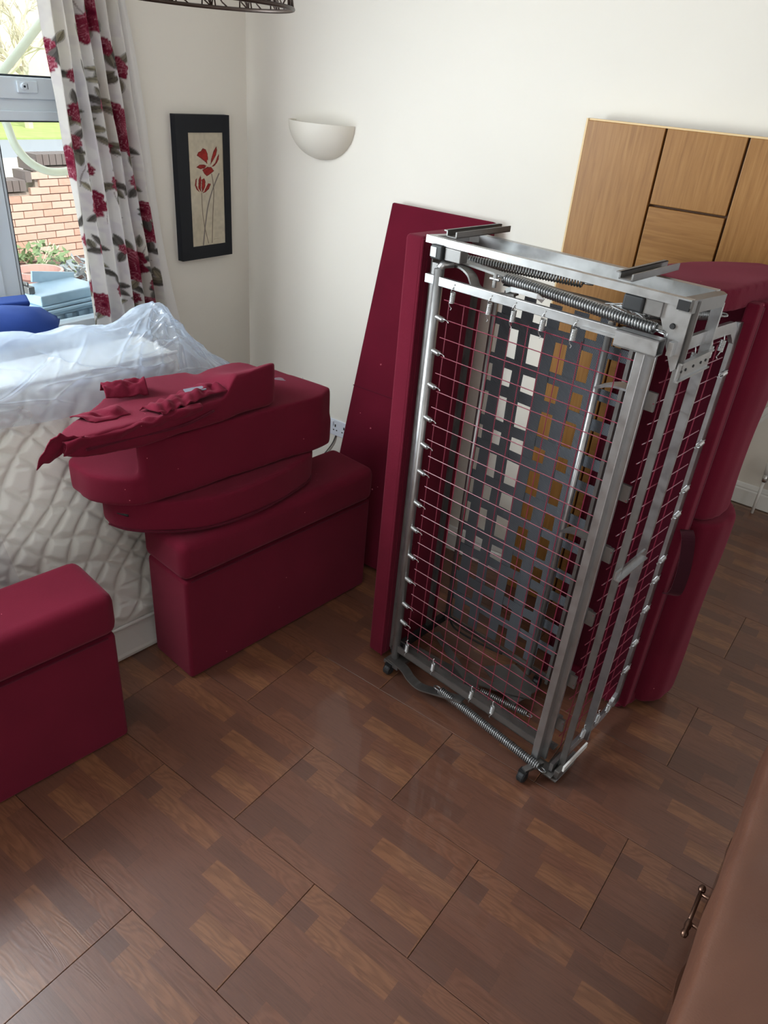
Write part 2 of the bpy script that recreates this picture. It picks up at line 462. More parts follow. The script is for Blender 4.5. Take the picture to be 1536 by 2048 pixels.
def helix(p, q, r, turns, per=10, hook=True):
    p, q = Vector(p), Vector(q); d = (q - p); L = d.length; d.normalize()
    a = d.cross(Vector((0.31, 0.22, 0.93))).normalized(); b = d.cross(a)
    n = int(turns * per); pts = []
    for i in range(n + 1):
        t = 2 * math.pi * i / per
        pts.append(p + d * (L * i / n) + a * r * math.cos(t) + b * r * math.sin(t))
    if hook:
        def loop(c, s): return [c + d * s * (r * (1.1 - 1.1 * math.cos(th))) + a * r * .8 * math.sin(th) for th in np.linspace(.3, 2 * math.pi - .9, 9)]
        pts = loop(p, -1)[::-1] + pts + loop(q, 1)
    return pts
def vnoise(x, y, seed=0):
    """cheap smooth 2-D noise for numpy arrays"""
    def h(i, j): 
        v = np.sin(i * 127.1 + j * 311.7 + seed * 74.7) * 43758.5453; return v - np.floor(v)
    i, j = np.floor(x), np.floor(y); fx, fy = x - i, y - j
    fx = fx * fx * (3 - 2 * fx); fy = fy * fy * (3 - 2 * fy)
    return (h(i, j) * (1 - fx) + h(i + 1, j) * fx) * (1 - fy) + (h(i, j + 1) * (1 - fx) + h(i + 1, j + 1) * fx) * fy
def paint(me, cols):
    ca = me.color_attributes.new('print', 'FLOAT_COLOR', 'POINT')
    ca.data.foreach_set('color', np.hstack([cols, np.ones((len(cols), 1))]).ravel())

# ------------------------------------------------------------------ the room
XL, YB = -2.79, 2.70          # inner face of the window wall, of the lamp wall
X_END = -0.345                # where the lamp wall stops
YF, XR, YR, ZC = 4.29, 3.2, -2.6, 2.5
floor = struct('floor', MB().bb((XL - .3, YR - .2, -.15), (XR + .2, YF + .2, -.010)), FLOOR_GAP)
# laminate planks: half-bond, 0.639 x 0.362
PL, PW = .6394, .3621
pm = {}
def plank_mesh(w):
    key = round(w, 3)
    if key in pm: return pm[key]
    b = bmesh.new(); bmesh.ops.create_cube(b, size=1)
    for v in b.verts: v.co = Vector((v.co.x * (w - .0016), v.co.y * (PW - .0016), v.co.z * .010))
    bmesh.ops.bevel(b, geom=[e for e in b.edges if all(v.co.z > 0 for v in e.verts)], offset=.0009, segments=1, affect='EDGES')
    me = bpy.data.meshes.new('plank'); b.to_mesh(me); b.free(); me.materials.append(FLOOR); pm[key] = me
    return me
for j in range(-3, 12):
    y = .2506 + PW * j + PW / 2
    if y - PW / 2 < -.85 or y + PW / 2 > YF: continue
    x0 = (-1.418 if j % 2 else -1.10)
    for k in range(-4, 5):
        a = x0 + PL * k; b_ = a + PL
        a = max(a, XL)
        if b_ - a < .05 or a > 1.3: continue
        o = bpy.data.objects.new('plank', plank_mesh(b_ - a)); o.location = ((a + b_) / 2, y, -.005); link(o, floor)
struct('floor_rear', MB().bb((XL, YR, -.010), (XR, -.82, -.0005)).bb((1.0, -.82, -.010), (XR, YF, -.0005)), FLOOR, floor)
def wallbox(name, a, b_, m=WALL): return struct(name, MB().bb(a, b_), m)
# window wall with one long window opening (y -1.0 .. 1.95, z .90 .. 2.25)
WY0, WY1, WZ0, WZ1 = -1.0, 1.95, .90, 2.25
struct('wall_left', MB().bb((XL - .25, YR, 0), (XL, WY0, ZC)).bb((XL - .25, WY1, 0), (XL, YB + .2, ZC))
       .bb((XL - .25, WY0, 0), (XL, WY1, WZ0)).bb((XL - .25, WY0, WZ1), (XL, WY1, ZC)), WALL)
wallbox('wall_back', (XL, YB, 0), (X_END, YB + .16, ZC))
wallbox('wall_far', (X_END - 1.2, YF, 0), (XR, YF + .2, ZC))
wallbox('wall_side', (X_END - 1.35, YB + .16, 0), (X_END - 1.2, YF + .2, ZC))
struct('wall_right', MB().bb((XR, YR, 0), (XR + .2, YF + .2, ZC)), WALL)
struct('wall_rear', MB().bb((XL - .25, YR - .2, 0), (-.2, YR, ZC)).bb((2.0, YR - .2, 0), (XR + .2, YR, ZC)).bb((-.2, YR - .2, 2.2), (2.0, YR, ZC)), WALL)
struct('ceiling', MB().bb((XL - .25, YR - .2, ZC), (XR + .2, YF + .2, ZC + .15)), CEIL)
def skirting(name, p, q, nrm):
    """moulded skirting board along p -> q, standing off the wall towards nrm"""
    p, q, n_ = Vector(p), Vector(q), Vector(nrm)
    prof = [(0, 0), (.018, 0), (.018, .085), (.012, .092), (.014, .10), (.008, .118), (0, .122)]
    mb = MB(); vs = [e + n_ * a + Vector((0, 0, z)) for e in (p, q) for a, z in prof]; k = len(prof)
    mb.add(vs, [(i, (i + 1) % k, k + (i + 1) % k, k + i) for i in range(k)] + [tuple(range(k)), tuple(range(2 * k - 1, k - 1, -1))])
    return struct(name, mb, GLOSS)
skirting('baseboard_back', (XL, YB, 0), (X_END, YB, 0), (0, -1, 0))
skirting('baseboard_left', (XL, YR, 0), (XL, YB - .02, 0), (1, 0, 0))
skirting('baseboard_far', (X_END - 1.2, YF, 0), (XR, YF, 0), (0, -1, 0))
skirting('baseboard_end', (X_END, YB, 0), (X_END, YB + .16, 0), (1, 0, 0))
# sloping stair string on the far wall
_m = MB(); _m.bar((-.95, YF - .012, -.16), (.35, YF - .012, 1.77), .024, .05, (0, 1, 0))
_m = MB(); _a = Vector((-.75, YF - .015, .17)); _b = Vector((.30, YF - .015, 1.70))
_m.bar(_a, _b, .03, .045, (0, 1, 0)).bar(_a + Vector((.02, -.012, -.015)), _b + Vector((.02, -.012, -.015)), .018, .018, (0, 1, 0))
struct('trim_1', _m, GLOSS)

# ------------------------------------------------------------------ window
WX = XL - .03
win = struct('window_1', MB().bb((WX - .06, WY0, WZ0), (WX, WY1, WZ0 + .06)).bb((WX - .06, WY0, WZ1 - .06), (WX, WY1, WZ1))
             .bb((WX - .06, WY0, WZ0 + .06), (WX, WY0 + .06, WZ1 - .06)).bb((WX - .06, WY1 - .06, WZ0 + .06), (WX, WY1, WZ1 - .06)), UPVC, bevel=.004)
win['label'] = None
del win['label']
struct('transom', MB().bb((WX - .07, WY0 + .06, 1.735), (WX + .006, WY1 - .06, 1.775)).bb((WX - .06, WY0 + .06, 1.775), (WX + .016, WY1 - .06, 1.842)).bb((WX - .06, WY0 + .06, 1.707), (WX + .016, WY1 - .06, 1.738)), UPVC, win, bevel=.003)
struct('mullion', MB().bb((WX - .06, 1.452, WZ0 + .06), (WX, 1.517, 1.707)).bb((WX - .05, 1.515, WZ0 + .06), (WX - .012, 1.535, 1.707)), UPVC, win, bevel=.003)
struct('gasket', MB().bb((WX - .03, 1.535, WZ0 + .06), (WX - .022, 1.543, 1.70)).bb((WX - .03, 1.535, 1.699), (WX - .022, WY1 - .06, 1.707)).bb((WX - .03, 1.2, 1.842), (WX - .022, WY1 - .06, 1.848)).bb((WX - .012, 1.517, WZ0 + .06), (WX - .006, 1.521, 1.707)), GASKET, win)
struct('casement', MB().bb((WX - .05, 1.375, WZ0 + .06), (WX + .014, 1.450, 1.707)).bb((WX - .05, .45, WZ0 + .06), (WX + .014, .52, 1.707)).bb((WX - .05, .52, WZ0 + .06), (WX + .014, 1.375, WZ0 + .13)).bb((WX - .05, .52, 1.637), (WX + .014, 1.375, 1.707)), UPVC, win, bevel=.004)
struct('pane', MB().bb((WX - .034, 1.53, WZ0 + .06), (WX - .03, WY1 - .06, 1.71)), GLASS, win)
struct('pane', MB().bb((WX - .034, WY0 + .06, 1.84), (WX - .03, WY1 - .06, WZ1 - .06)), GLASS, win)
struct('pane', MB().bb((WX - .034, .52, WZ0 + .12), (WX - .03, 1.375, 1.64)), GLASS, win)
struct('pane', MB().bb((WX - .034, WY0 + .06, WZ0 + .06), (WX - .03, .45, 1.71)), GLASS, win)
struct('handle', MB().bb((WX + .014, 1.405, 1.40), (WX + .026, 1.428, 1.47)).bb((WX + .026, 1.408, 1.415), (WX + .048, 1.426, 1.435)).bb((WX + .040, 1.408, 1.31), (WX + .050, 1.425, 1.435)), UPVC, win, bevel=.004)
struct('latch', MB().bb((WX + .016, 1.615, 1.795), (WX + .024, 1.69, 1.832)).lathe([(.011, 0), (.011, .008), (0, .008)], (WX + .024, 1.636, 1.815), 14, 'x'), UPVC, win, bevel=.002)
struct('latch_screw', MB().lathe([(.0035, 0), (.0035, .003), (0, .003)], (WX + .032, 1.636, 1.815), 10, 'x').add([(WX + .0245, 1.652, 1.824), (WX + .0245, 1.652, 1.806), (WX + .0245, 1.654, 1.806), (WX + .0245, 1.654, 1.824)], [(0, 1, 2, 3)]), GASKET, win)
struct('sill', MB().bb((-3.42, WY0 - .1, .85), (WX - .06, WY1 + .3, .90)), GLOSS, win, bevel=.006)

# ------------------------------------------------------------------ outside the window
ext = MB().bb((-60, -30, -.6), (-3.45, 45, -.12)); struct('ground', ext, SOIL)
tag(MB().bb((-12.0, -10, -.12), (-8.3, 30, -.02)).build('lawn', GRASS, kind='structure'))
struct('pavement', MB().bb((-15.2, -30, -.12), (-12.0, 45, -.01)), PAVE)
struct('road', MB().bb((-18.4, -30, -.12), (-15.2, 45, -.04)), TARMAC)
struct('lawn_verge', MB().bb((-22.5, -30, -.12), (-18.4, 45, .0)), GRASS)
hs = thing('far_house', 'pale brick house beyond the road, seen through the top window pane', 'building', (-24.5, 12, 0))
MB().bb((-26, -12, -.1), (-24, 34, 6.0)).build('house_wall', HOUSE, hs, world=True)
MB().bb((-26.4, -12, 6.0), (-23.7, 34, 6.3)).build('eaves', PAVE, hs, world=True)
for y in (10.2, 15.5):
    w_ = MB().bb((-24.02, y, 1.2), (-23.93, y + 1.2, 2.4)).build('house_window', UPVC, hs, world=True)
    MB().bb((-23.94, y + .08, 1.28), (-23.92, y + 1.12, 2.32)).build('pane', TARMAC, w_, world=True)
tr = thing('bare_tree', 'leafless pale tree with thin twigs across the road', 'tree', (-20.5, 12.0, 0))
_mb = MB(); rr = random.Random(3)
def twig(p, d, L, r, n):
    q = p + d * L; _mb.tube([p, (p + q) / 2 + Vector((rr.uniform(-.1, .1), rr.uniform(-.1, .1), 0)) * L, q], r, 4)
    if n == 0: return
    for _ in range(3):
        dd = (d + Vector((rr.uniform(-.3, .3), rr.uniform(-.9, .9), rr.uniform(-.6, .6)))).normalized()
        twig(p + d * L * rr.uniform(.5, 1), dd, L * rr.uniform(.55, .8), r * .6, n - 1)
twig(Vector((-20.5, 12.0, -.1)), Vector((0, .05, 1)), 1.5, .10, 5)
twig(Vector((-20.5, 12.0, .4)), Vector((0, -.5, .8)).normalized(), 1.3, .07, 4)
_mb.build('branches', BARK, tr, world=True, fix=False)
# boundary wall of pale brick, stepped top with coping on edge
bw = thing('garden_wall', 'low pale red brick garden wall outside the window', 'wall', (-8.0, 4.8, -.12))
BX = -8.0
def wall_top(y): return .60 if y < 4.52 else (.60 + .24 * min(1, (y - 4.52) / .16))
MB().bb((BX - .2, 3.2, -.12), (BX - .012, 7.0, .58)).bb((BX - .2, 4.66, .5), (BX - .012, 7.0, .82)).build('mortar_core', MORTAR, bw, world=True)
bme = bpy.data.meshes.new('brick'); _b = bmesh.new(); bmesh.ops.create_cube(_b, size=1)
for v in _b.verts: v.co = Vector((v.co.x * .05, v.co.y * .215, v.co.z * .065))
_b.to_mesh(bme); _b.free(); bme.materials.append(BRICKM)
for i in range(13):
    z = -.12 + .075 * i + .04
    for k in range(12):
        y = 3.9 + .225 * k + (.1125 if i % 2 else 0)
        if z + .035 > wall_top(y) or y > 6.4: continue
        o = bpy.data.objects.new('brick', bme); o.location = Vector((BX + random.uniform(-.003, .004), y, z)) - bw.location; link(o, bw)
cme = bpy.data.meshes.new('coping_brick'); _b = bmesh.new(); bmesh.ops.create_cube(_b, size=1)
for v in _b.verts: v.co = Vector((v.co.x * .24, v.co.y * .066, v.co.z * .105))
_b.to_mesh(cme); _b.free(); cme.materials.append(COPING)
for k in range(32):
    y = 3.9 + .075 * k
    o = bpy.data.objects.new('coping_brick', cme); o.location = Vector((BX - .09, y, wall_top(y) + .055)) - bw.location; link(o, bw)
hose = [(-3.3, 1.72, 1.60), (-3.3, 1.80, 1.80), (-3.3, 1.839, 1.826), (-3.3, 1.94, 1.919), (-3.3, 2.064, 2.035), (-3.3, 2.2, 2.14), (-3.3, 2.35, 2.2)]
lower = [(-3.3, 1.76, 1.92), (-3.3, 1.80, 1.80), (-3.3, 1.832, 1.657), (-3.3, 1.855, 1.575), (-3.3, 1.90, 1.515), (-3.3, 1.96, 1.477), (-3.3, 2.03, 1.462), (-3.3, 2.12, 1.475), (-3.3, 2.25, 1.55)]
def smooth_path(p, n=6):
    p = [Vector(q) for q in p]; out = []
    for i in range(len(p) - 1):
        a = p[max(i - 1, 0)]; b = p[i]; c = p[i + 1]; d = p[min(i + 2, len(p) - 1)]
        for k in range(n):
            t = k / n
            out.append(.5 * ((2 * b) + (c - a) * t + (2 * a - 5 * b + 4 * c - d) * t * t + (3 * b - a - 3 * c + d) * t ** 3))
    return out + [p[-1]]
loop_pts = lower[::-1][:-2] + [(-3.3, 1.80, 1.74), (-3.3, 1.815, 1.80)] + hose[3:]
tag(MB().tube(smooth_path(loop_pts), .017, 10).build('garden_hose', HOSEM, smooth=True), 'pale curved hose looping behind the window glass', 'hose')
pot = thing('flower_pot', 'pinkish round flower pot at the foot of the brick wall', 'pot', (-6.6, 3.75, -.12))
MB().lathe([(0, 0), (.14, 0), (.20, .24), (.215, .24), (.215, .29), (.19, .29), (.18, .22), (0, .22)], (0, 0, 0), 24).build('pot_body', TERRA, pot, smooth=False)
MB().lathe([(0, .235), (.18, .23)], (0, 0, 0), 24).build('soil', SOIL, pot)
def leafy(name, label, loc, n, spread, h, m, cat='shrub'):
    t = thing(name, label, cat, loc); mb = MB(); rr = random.Random(len(name) + n)
    for i in range(n):
        a = rr.uniform(0, 6.28); r = spread * math.sqrt(rr.random()); z = rr.uniform(.02, h) * (1 - .5 * r / spread)
        c = Vector((r * math.cos(a), r * math.sin(a), z)); d = Vector((rr.uniform(-1, 1), rr.uniform(-1, 1), rr.uniform(-.2, .8))).normalized(); e = d.cross(Vector((rr.random(), rr.random(), 1))).normalized()
        s_ = rr.uniform(.03, .06)
        mb.add([c - d * s_, c + e * s_ * .5, c + d * s_, c - e * s_ * .5], [(0, 1, 2, 3)])
    mb.build('foliage', m, t, kind='stuff', fix=False)
    st = MB()
    for i in range(7):
        a = rr.uniform(0, 6.28); st.tube([(0, 0, 0), (spread * .6 * math.cos(a), spread * .6 * math.sin(a), h * .7)], .006, 4)
    st.build('stems', BARK, t)
leafy('low_shrub', 'pale green shrub growing against the brick wall', (-7.5, 4.25, -.12), 260, .40, .40, LEAF)
leafy('bedding_plant', 'greyish bedding plant right of the flower pot', (-6.9, 4.5, -.12), 220, .35, .34, mat('grey_leaf', S(150, 156, 158), .8))
# blue-grey tub standing on the outside sill
tub = thing('storage_tub', 'pale blue grey plastic storage tub on the white outside sill', 'tub', (-3.03, 1.82, .90), .10)
_t = MB(); n = 4
_t.prism([(-.10, -.19), (.10, -.19), (.12, .20), (-.12, .20)], 0, .07)
_t.build('tub_base', TUB, tub, bevel=.008)
_t = MB()
for z, w in ((.07, 0), (.085, .012), (.10, .0)): _t.bb((-.115 - w, -.20 - w, z), (.115 + w, .21 + w, z + .012))
_t.build('rim', TUB, tub, bevel=.003)
_t = MB().prism([(-.10, -.185), (.10, -.185), (.10, .06), (.03, .12), (-.10, .12)], .112, .155); _t.build('lid', TUB, tub, bevel=.006)
MB().bar((-.09, -.08, .185), (-.09, .13, .150), .01, .045).build('lid_rib', TUB, tub); MB().bar((.02, .125, .135), (.10, .19, .135), .01, .03).build('lid_rib', TUB, tub)
for k in range(5): MB().bb((.108, -.15 + .06 * k, .005), (.126, -.125 + .06 * k, .07)).build('side_rib', TUB, tub)
_t = MB().bb((-.02, -.20, .155), (.05, -.17, .185)).bb((.0, -.19, .185), (.03, -.18, .2)); _t.build('catch', STEEL_DULL, tub, bevel=.004)

# ------------------------------------------------------------------ lamp wall furniture
# oak door leaning on the lamp wall
DX0, DX1, DZ = -1.110, -.348, 1.876
door = thing('oak_door', 'oak veneered door leaf with recessed grooves leaning on the lamp wall', 'door', ((DX0 + DX1) / 2, 2.63, 0))
_c1, _c2 = -.846, -.596
MB().bb((DX0, 2.640, 0), (DX1, 2.662, DZ)).build('core', OAK_GROOVE, door, world=True)
MB().bb((DX0 - .006, 2.618, 0), (DX0, 2.662, DZ + .005)).bb((DX0, 2.622, DZ), (DX1, 2.662, DZ + .005)).bb((DX1, 2.618, 0), (DX1 + .006, 2.662, DZ + .005)).build('edge_lipping', OAK_LIP, door, world=True)
g = .0036
MB().bb((DX0, 2.618, 0), (_c1 - g, 2.641, DZ)).build('door_panel', OAK_V, door, world=True, bevel=.002)
MB().bb((_c2 + g, 2.618, 0), (DX1, 2.641, DZ)).build('door_panel', OAK_V, door, world=True, bevel=.002)
zs = [0, .45, .85, 1.25, 1.652, DZ]
for i in range(5):
    MB().bb((_c1 + g, 2.618, zs[i] + (g if i else 0)), (_c2 - g, 2.641, zs[i + 1] - (g if i < 4 else 0))).build('door_panel', OAK_V if i == 4 else OAK_H, door, world=True, bevel=.002)

# upholstered back panel leaning on the wall
ang = math.atan2(.370, 1.50)
bp = thing('upholstered_board', 'flat dark red upholstered panel leaning on the white wall behind the bed frame', 'board', (-1.66, 2.297, 0))
_m = MB(); R_ = Matrix.Rotation(-ang, 4, 'X')
def bpt(x, y, z): return tuple(R_ @ Vector((x, y, z)) + Vector((0, 0, .0)))
_m.prism([(-.24, -.018), (.24, -.018), (.24, .018), (-.24, .018)], .008, 1.545, fn=lambda p: bpt(*p)); _m.build('board', RED, bp, bevel=.007, smooth=False)
_m = MB().prism([(-.241, -.0195), (.241, -.0195), (.241, -.015), (-.241, -.015)], .775, .778, fn=lambda p: bpt(*p)); _m.build('seam', RED_DARK, bp)
_m = MB()
for (x, z) in ((-.1, .62), (.03, .52), (-.02, .36), (-.12, .9), (.14, 1.32)): _m.lathe([(0, -.004), (.003, -.003), (.004, 0)], bpt(x, -.018, z), 8, 'y')
_m.build('lint', mat('pink_lint', S(190, 90, 110), .9), bp, kind='stuff')

# wall light
wl = thing('wall_light', 'cream half bowl uplighter on the white wall', 'lamp', (-2.325, YB, 1.755))
P = []
rx, ry, rz = .170, .125, .145
out = [(math.cos(p), math.sin(p)) for p in np.linspace(0, math.pi / 2, 15)]
prof = [(c, -s_) for c, s_ in out][::-1]                       # bottom -> rim
prof += [(1.0, .006), (.95, .006)] + [(c * .94, -s_ * .93) for c, s_ in out]
G = np.array([[(rx * r * math.cos(a), -ry * r * math.sin(a), rz * z) for a in np.linspace(0, math.pi, 33)] for r, z in prof])
MB().grid(G).build('bowl', CERAMIC, wl, smooth=True)
MB().bb((-.06, -.012, -.09), (.06, 0, -.01)).build('back_plate', STEEL_DULL, wl)

# double socket and its cable
so = thing('wall_socket', 'white double wall socket between the cushions and the red panel', 'socket', (-2.145, YB, .39))
MB().bb((-.073, -.009, -.043), (.073, 0, .043)).build('plate', SOCKET, so, bevel=.003)
for x in (-.046, .046):
    MB().bb((x - .008, -.014, .008), (x + .008, -.008, .034)).build('rocker', SOCKET, so, bevel=.002)
_m = MB()
for x in (-.028, .028): _m.bb((x - .004, -.0095, .004), (x + .004, -.0085, .018)).bb((x - .014, -.0095, -.016), (x - .006, -.0085, -.010)).bb((x + .006, -.0095, -.016), (x + .014, -.0085, -.010))
_m.build('pin_holes', DARK, so, kind='stuff')
tag(MB().tube(smooth_path([(-2.17, 2.694, .345), (-2.19, 2.690, .29), (-2.25, 2.688, .20), (-2.30, 2.682, .13), (-2.36, 2.675, .02)], 5), .0035, 6).build('power_cable', STEEL_DULL, smooth=True), 'thin grey cable running down the wall below the socket', 'cable')

# framed flower picture
PX, PY0, PY1, PZ0, PZ1 = XL + .032, 2.262, 2.562, 1.150, 1.742
pic = thing('framed_picture', 'tall picture of two red tulips in a black frame', 'picture', (XL, (PY0 + PY1) / 2, PZ0))
fy0, fy1, fz0, fz1 = PY0 + .215 * .30, PY1 - .13 * .30, PZ0 + .095 * .592, PZ1 - .116 * .592
MB().bb((XL, PY0, PZ0), (PX, fy0, PZ1)).bb((XL, fy1, PZ0), (PX, PY1, PZ1)).bb((XL, fy0, PZ0), (PX, fy1, fz0)).bb((XL, fy0, fz1), (PX, fy1, PZ1)).build('frame', FRAME_BLACK, pic, world=True, fix=True)
nu, nv = 130, 340
uu, vv = np.meshgrid(np.linspace(0, 1, nu), np.linspace(0, 1, nv), indexing='ij')
G = np.stack([np.full_like(uu, PX - .004), fy0 + uu * (fy1 - fy0), fz1 - vv * (fz1 - fz0)], -1)
cv = MB().grid(G, True).build('canvas', PRINT, pic, world=True, fix=False)
u_, v_ = uu.ravel(), vv.ravel()
base = np.array(S(196, 186, 166))[None] * (1 + .16 * (vnoise(u_ * 5, v_ * 14, 1) - .5) + .16 * (vnoise(u_ * 17, v_ * 40, 2) - .5))[:, None]
base = base * (1 - .06 * vnoise(u_ * 3, v_ * 5, 5)[:, None] * np.array([0, .3, 1.0]))
def pz(x, y):
    v = (y - 310) / 1460.; xl = 272 + 68 * v; xr = 718 + 34 * v
    return ((x - xl) / (xr - xl), v)
AS = 3.05   # canvas height / width
def inpoly(poly):
    q = [pz(*p) for p in poly]; ins = np.zeros(len(u_), bool)
    for i in range(len(q)):
        (x1, y1), (x2, y2) = q[i], q[i - 1]
        c = ((y1 > v_) != (y2 > v_)); ins ^= c & (u_ < (x2 - x1) * (v_ - y1) / (y2 - y1 + 1e-12) + x1)
    return ins
def edge_d(poly, closed=True):
    q = [pz(*p) for p in poly]; d = np.full(len(u_), 9.)
    for i in range(0 if closed else 1, len(q)):
        (x1, y1), (x2, y2) = q[i - 1], q[i]; ax, ay = u_ - x1, (v_ - y1) * AS; bx, by = x2 - x1, (y2 - y1) * AS
        t = np.clip((ax * bx + ay * by) / (bx * bx + by * by + 1e-9), 0, 1)
        d = np.minimum(d, np.hypot(ax - t * bx, ay - t * by))
    return d
def stroke(pts, w, col):
    k = np.clip((w - edge_d(pts, False)) / .008 + .5, 0, 1)[:, None]; base[:] = base * (1 - k) + np.array(col)[None] * k
stroke([(670, 830), (620, 945), (580, 1050), (545, 1170), (520, 1280), (490, 1520), (470, 1760)], .017, S(122, 112, 108))
stroke([(575, 830), (592, 920), (603, 1040), (600, 1160), (588, 1400), (580, 1745)], .011, S(112, 98, 88))
stroke([(448, 1065), (452, 1200), (462, 1350), (485, 1520), (535, 1745)], .010, S(118, 104, 92))
stroke([(605, 1700), (630, 1698), (665, 1700)], .004, S(140, 124, 104))
for poly in ([(388, 590), (405, 550), (440, 535), (462, 500), (500, 515), (525, 570), (530, 640), (520, 700), (480, 660), (430, 620)],
             [(560, 710), (570, 640), (600, 540), (638, 478), (648, 530), (635, 590), (600, 650)],
             [(575, 735), (620, 690), (650, 610), (672, 575), (670, 640), (645, 690), (620, 720), (600, 735)],
             [(380, 735), (420, 705), (480, 705), (520, 725), (480, 755), (430, 760)],
             [(455, 770), (520, 735), (570, 740), (608, 790), (570, 820), (515, 855), (480, 820)],
             [(362, 960), (372, 890), (388, 868), (382, 960), (425, 1055), (385, 1020)],
             [(405, 1000), (410, 890), (435, 838), (445, 900), (438, 1000), (445, 1060)],
             [(450, 890), (480, 878), (497, 920), (492, 990), (458, 1062), (446, 1000)],
             [(460, 1068), (495, 1010), (530, 945), (566, 955), (540, 1020), (495, 1060)]):
    i = inpoly(poly); d = edge_d(poly); n_ = vnoise(u_ * 16 + len(poly), v_ * 70, 9)
    c = np.array(S(150, 42, 36))[None] * (.72 + .5 * n_)[:, None]
    dk = np.clip(1 - d / .03, 0, 1)[:, None] * .75; c = c * (1 - dk) + np.array(S(72, 26, 28))[None] * dk
    base[i] = c[i]
for pts in ([(475, 1050), (498, 990), (515, 960)], [(395, 900), (400, 1000), (440, 1060)], [(520, 650), (525, 700), (500, 740)], [(575, 720), (610, 660)]):
    stroke(pts, .006, S(226, 204, 176))
paint(cv.data, np.clip(base, 0, 1))
pic_order = None

# ------------------------------------------------------------------ floral curtain
cu = thing('floral_curtain', 'white curtain printed with red peonies hanging beside the window', 'curtain', (-2.69, 1.9, .9))
nu, nv = 330, 470
U, V = np.meshgrid(np.linspace(0, 1, nu), np.linspace(0, 1, nv), indexing='ij')
Z = .88 + V * (2.42 - .88)
yl = 1.722 - .040 * (Z - 1.0) / 1.07; yr = 2.112 - .128 * (Z - 1.0) / 1.07
ph = 2 * math.pi * 6.6 * U + .9 * np.sin(Z * 2.1 + U * 5) + .7 * (vnoise(U * 4, Z * 1.4, 3) - .5)
fold = np.sin(ph) * (.62 + .38 * vnoise(U * 7, Z * 1.1, 4)) + .30 * np.sin(2 * ph + 1.2) * vnoise(U * 6, Z * 2, 6)
G = np.stack([-2.690 + .034 * fold + .012 * (vnoise(U * 9, Z * 5, 8) - .5), yl + (yr - yl) * (U + .012 * np.cos(ph)), Z], -1)
cur = MB().grid(G).build('printed_cloth', CURTAIN, cu, world=True, smooth=True, fix=False)
u_ = U.ravel() * .66; z_ = Z.ravel()      # position on the flat cloth, metres
cc = np.array(S(226, 222, 220))[None] * np.ones((len(u_), 1))
d_ = vnoise(u_ * 26, z_ * 26, 11) * .6 + vnoise(u_ * 60, z_ * 60, 12) * .4
k = np.clip((d_ - .48) * 5, 0, 1)[:, None] * .55; cc = cc * (1 - k) + np.array(S(206, 198, 206))[None] * k
k = np.clip((vnoise(u_ * 8, z_ * 4, 15) - .45) * 3, 0, 1)[:, None] * .5; cc = cc * (1 - k) + np.array(S(228, 222, 204))[None] * k
def blend(mask, col):
    m_ = np.clip(mask, 0, 1)[:, None]; cc[:] = cc * (1 - m_) + (np.array(col)[None] if not isinstance(col, np.ndarray) else col) * m_
def leaf(cx, cz, L, W, a, col, veins=True):
    dx, dz = u_ - cx, z_ - cz; p = dx * math.cos(a) + dz * math.sin(a); q = -dx * math.sin(a) + dz * math.cos(a)
    t = np.clip(p / L * .5 + .5, 0, 1); w = W * np.sin(math.pi * t) ** .8 * (np.abs(p) < L)
    e = (w - np.abs(q)) / .003
    blend(np.clip(e, 0, 1), np.array(col)[None] * (1 + .35 * np.sign(q) * .6 + .25 * (vnoise(u_ * 120, z_ * 120, 3) - .5))[:, None])
    blend(np.clip(1 - np.abs(q) / .0015, 0, 1) * (w > 0) * .7, S(60, 54, 52)); blend(np.clip(1 - np.abs(e) / .6, 0, 1) * (w > 0) * .6, S(62, 58, 54))
def peony(cx, cz, R, seed):
    dx, dz = u_ - cx, z_ - cz; r = np.hypot(dx, dz); th = np.arctan2(dz, dx); rr = random.Random(seed); p0 = rr.uniform(0, 6)
    for k_, (f, n_) in enumerate(((1.0, 7), (.78, 6), (.56, 5), (.34, 4))):
        rad = R * f * (.84 + .16 * np.abs(np.cos(th * n_ / 2 + p0 + k_)) + .05 * np.sin(th * 13 + k_))
        e = (rad - r) / .003
        t = np.clip(r / (rad + 1e-6), 0, 1); st = .5 + .5 * np.sin(th * (34 - 5 * k_) + 4 * vnoise(u_ * 50, z_ * 50, seed))
        ca = np.array(S(122, 26, 52))[None]; cb = np.array(S(196, 120, 134))[None]; cd = np.array(S(84, 16, 40))[None]
        lit = (np.clip(t * 1.3 - .35, 0, 1) * st * (.55 + .45 * np.sin(th + p0 + k_)))[:, None]
        c_ = ca * (1 - lit) + cb * lit; dk = (np.clip(1 - t * 1.7, 0, 1) * .8)[:, None]; c_ = c_ * (1 - dk) + cd * dk
        blend(e, c_); blend(np.clip(1 - np.abs(e) / .5, 0, 1) * .6 * (np.sin(th * 3 + p0 + 2 * k_) > -.2), S(216, 170, 178) if k_ else S(96, 24, 44))
def cpos(x, y):     # where a flower sits on the cloth
    z = 2.09 - 1.13 * y / 640.; a = 90 + 100 * y / 640.; b = 240 + 100 * y / 640.
    return ((x - a) / (b - a) * .66, z)
rr = random.Random(12)
for i in range(95):
    a = rr.uniform(0, .66); z = rr.uniform(.9, 2.4)
    leaf(a, z, rr.uniform(.018, .036), rr.uniform(.008, .015), rr.uniform(0, 6.28), rr.choice([S(112, 108, 100), S(88, 84, 80), S(150, 142, 122), S(120, 116, 104)]))
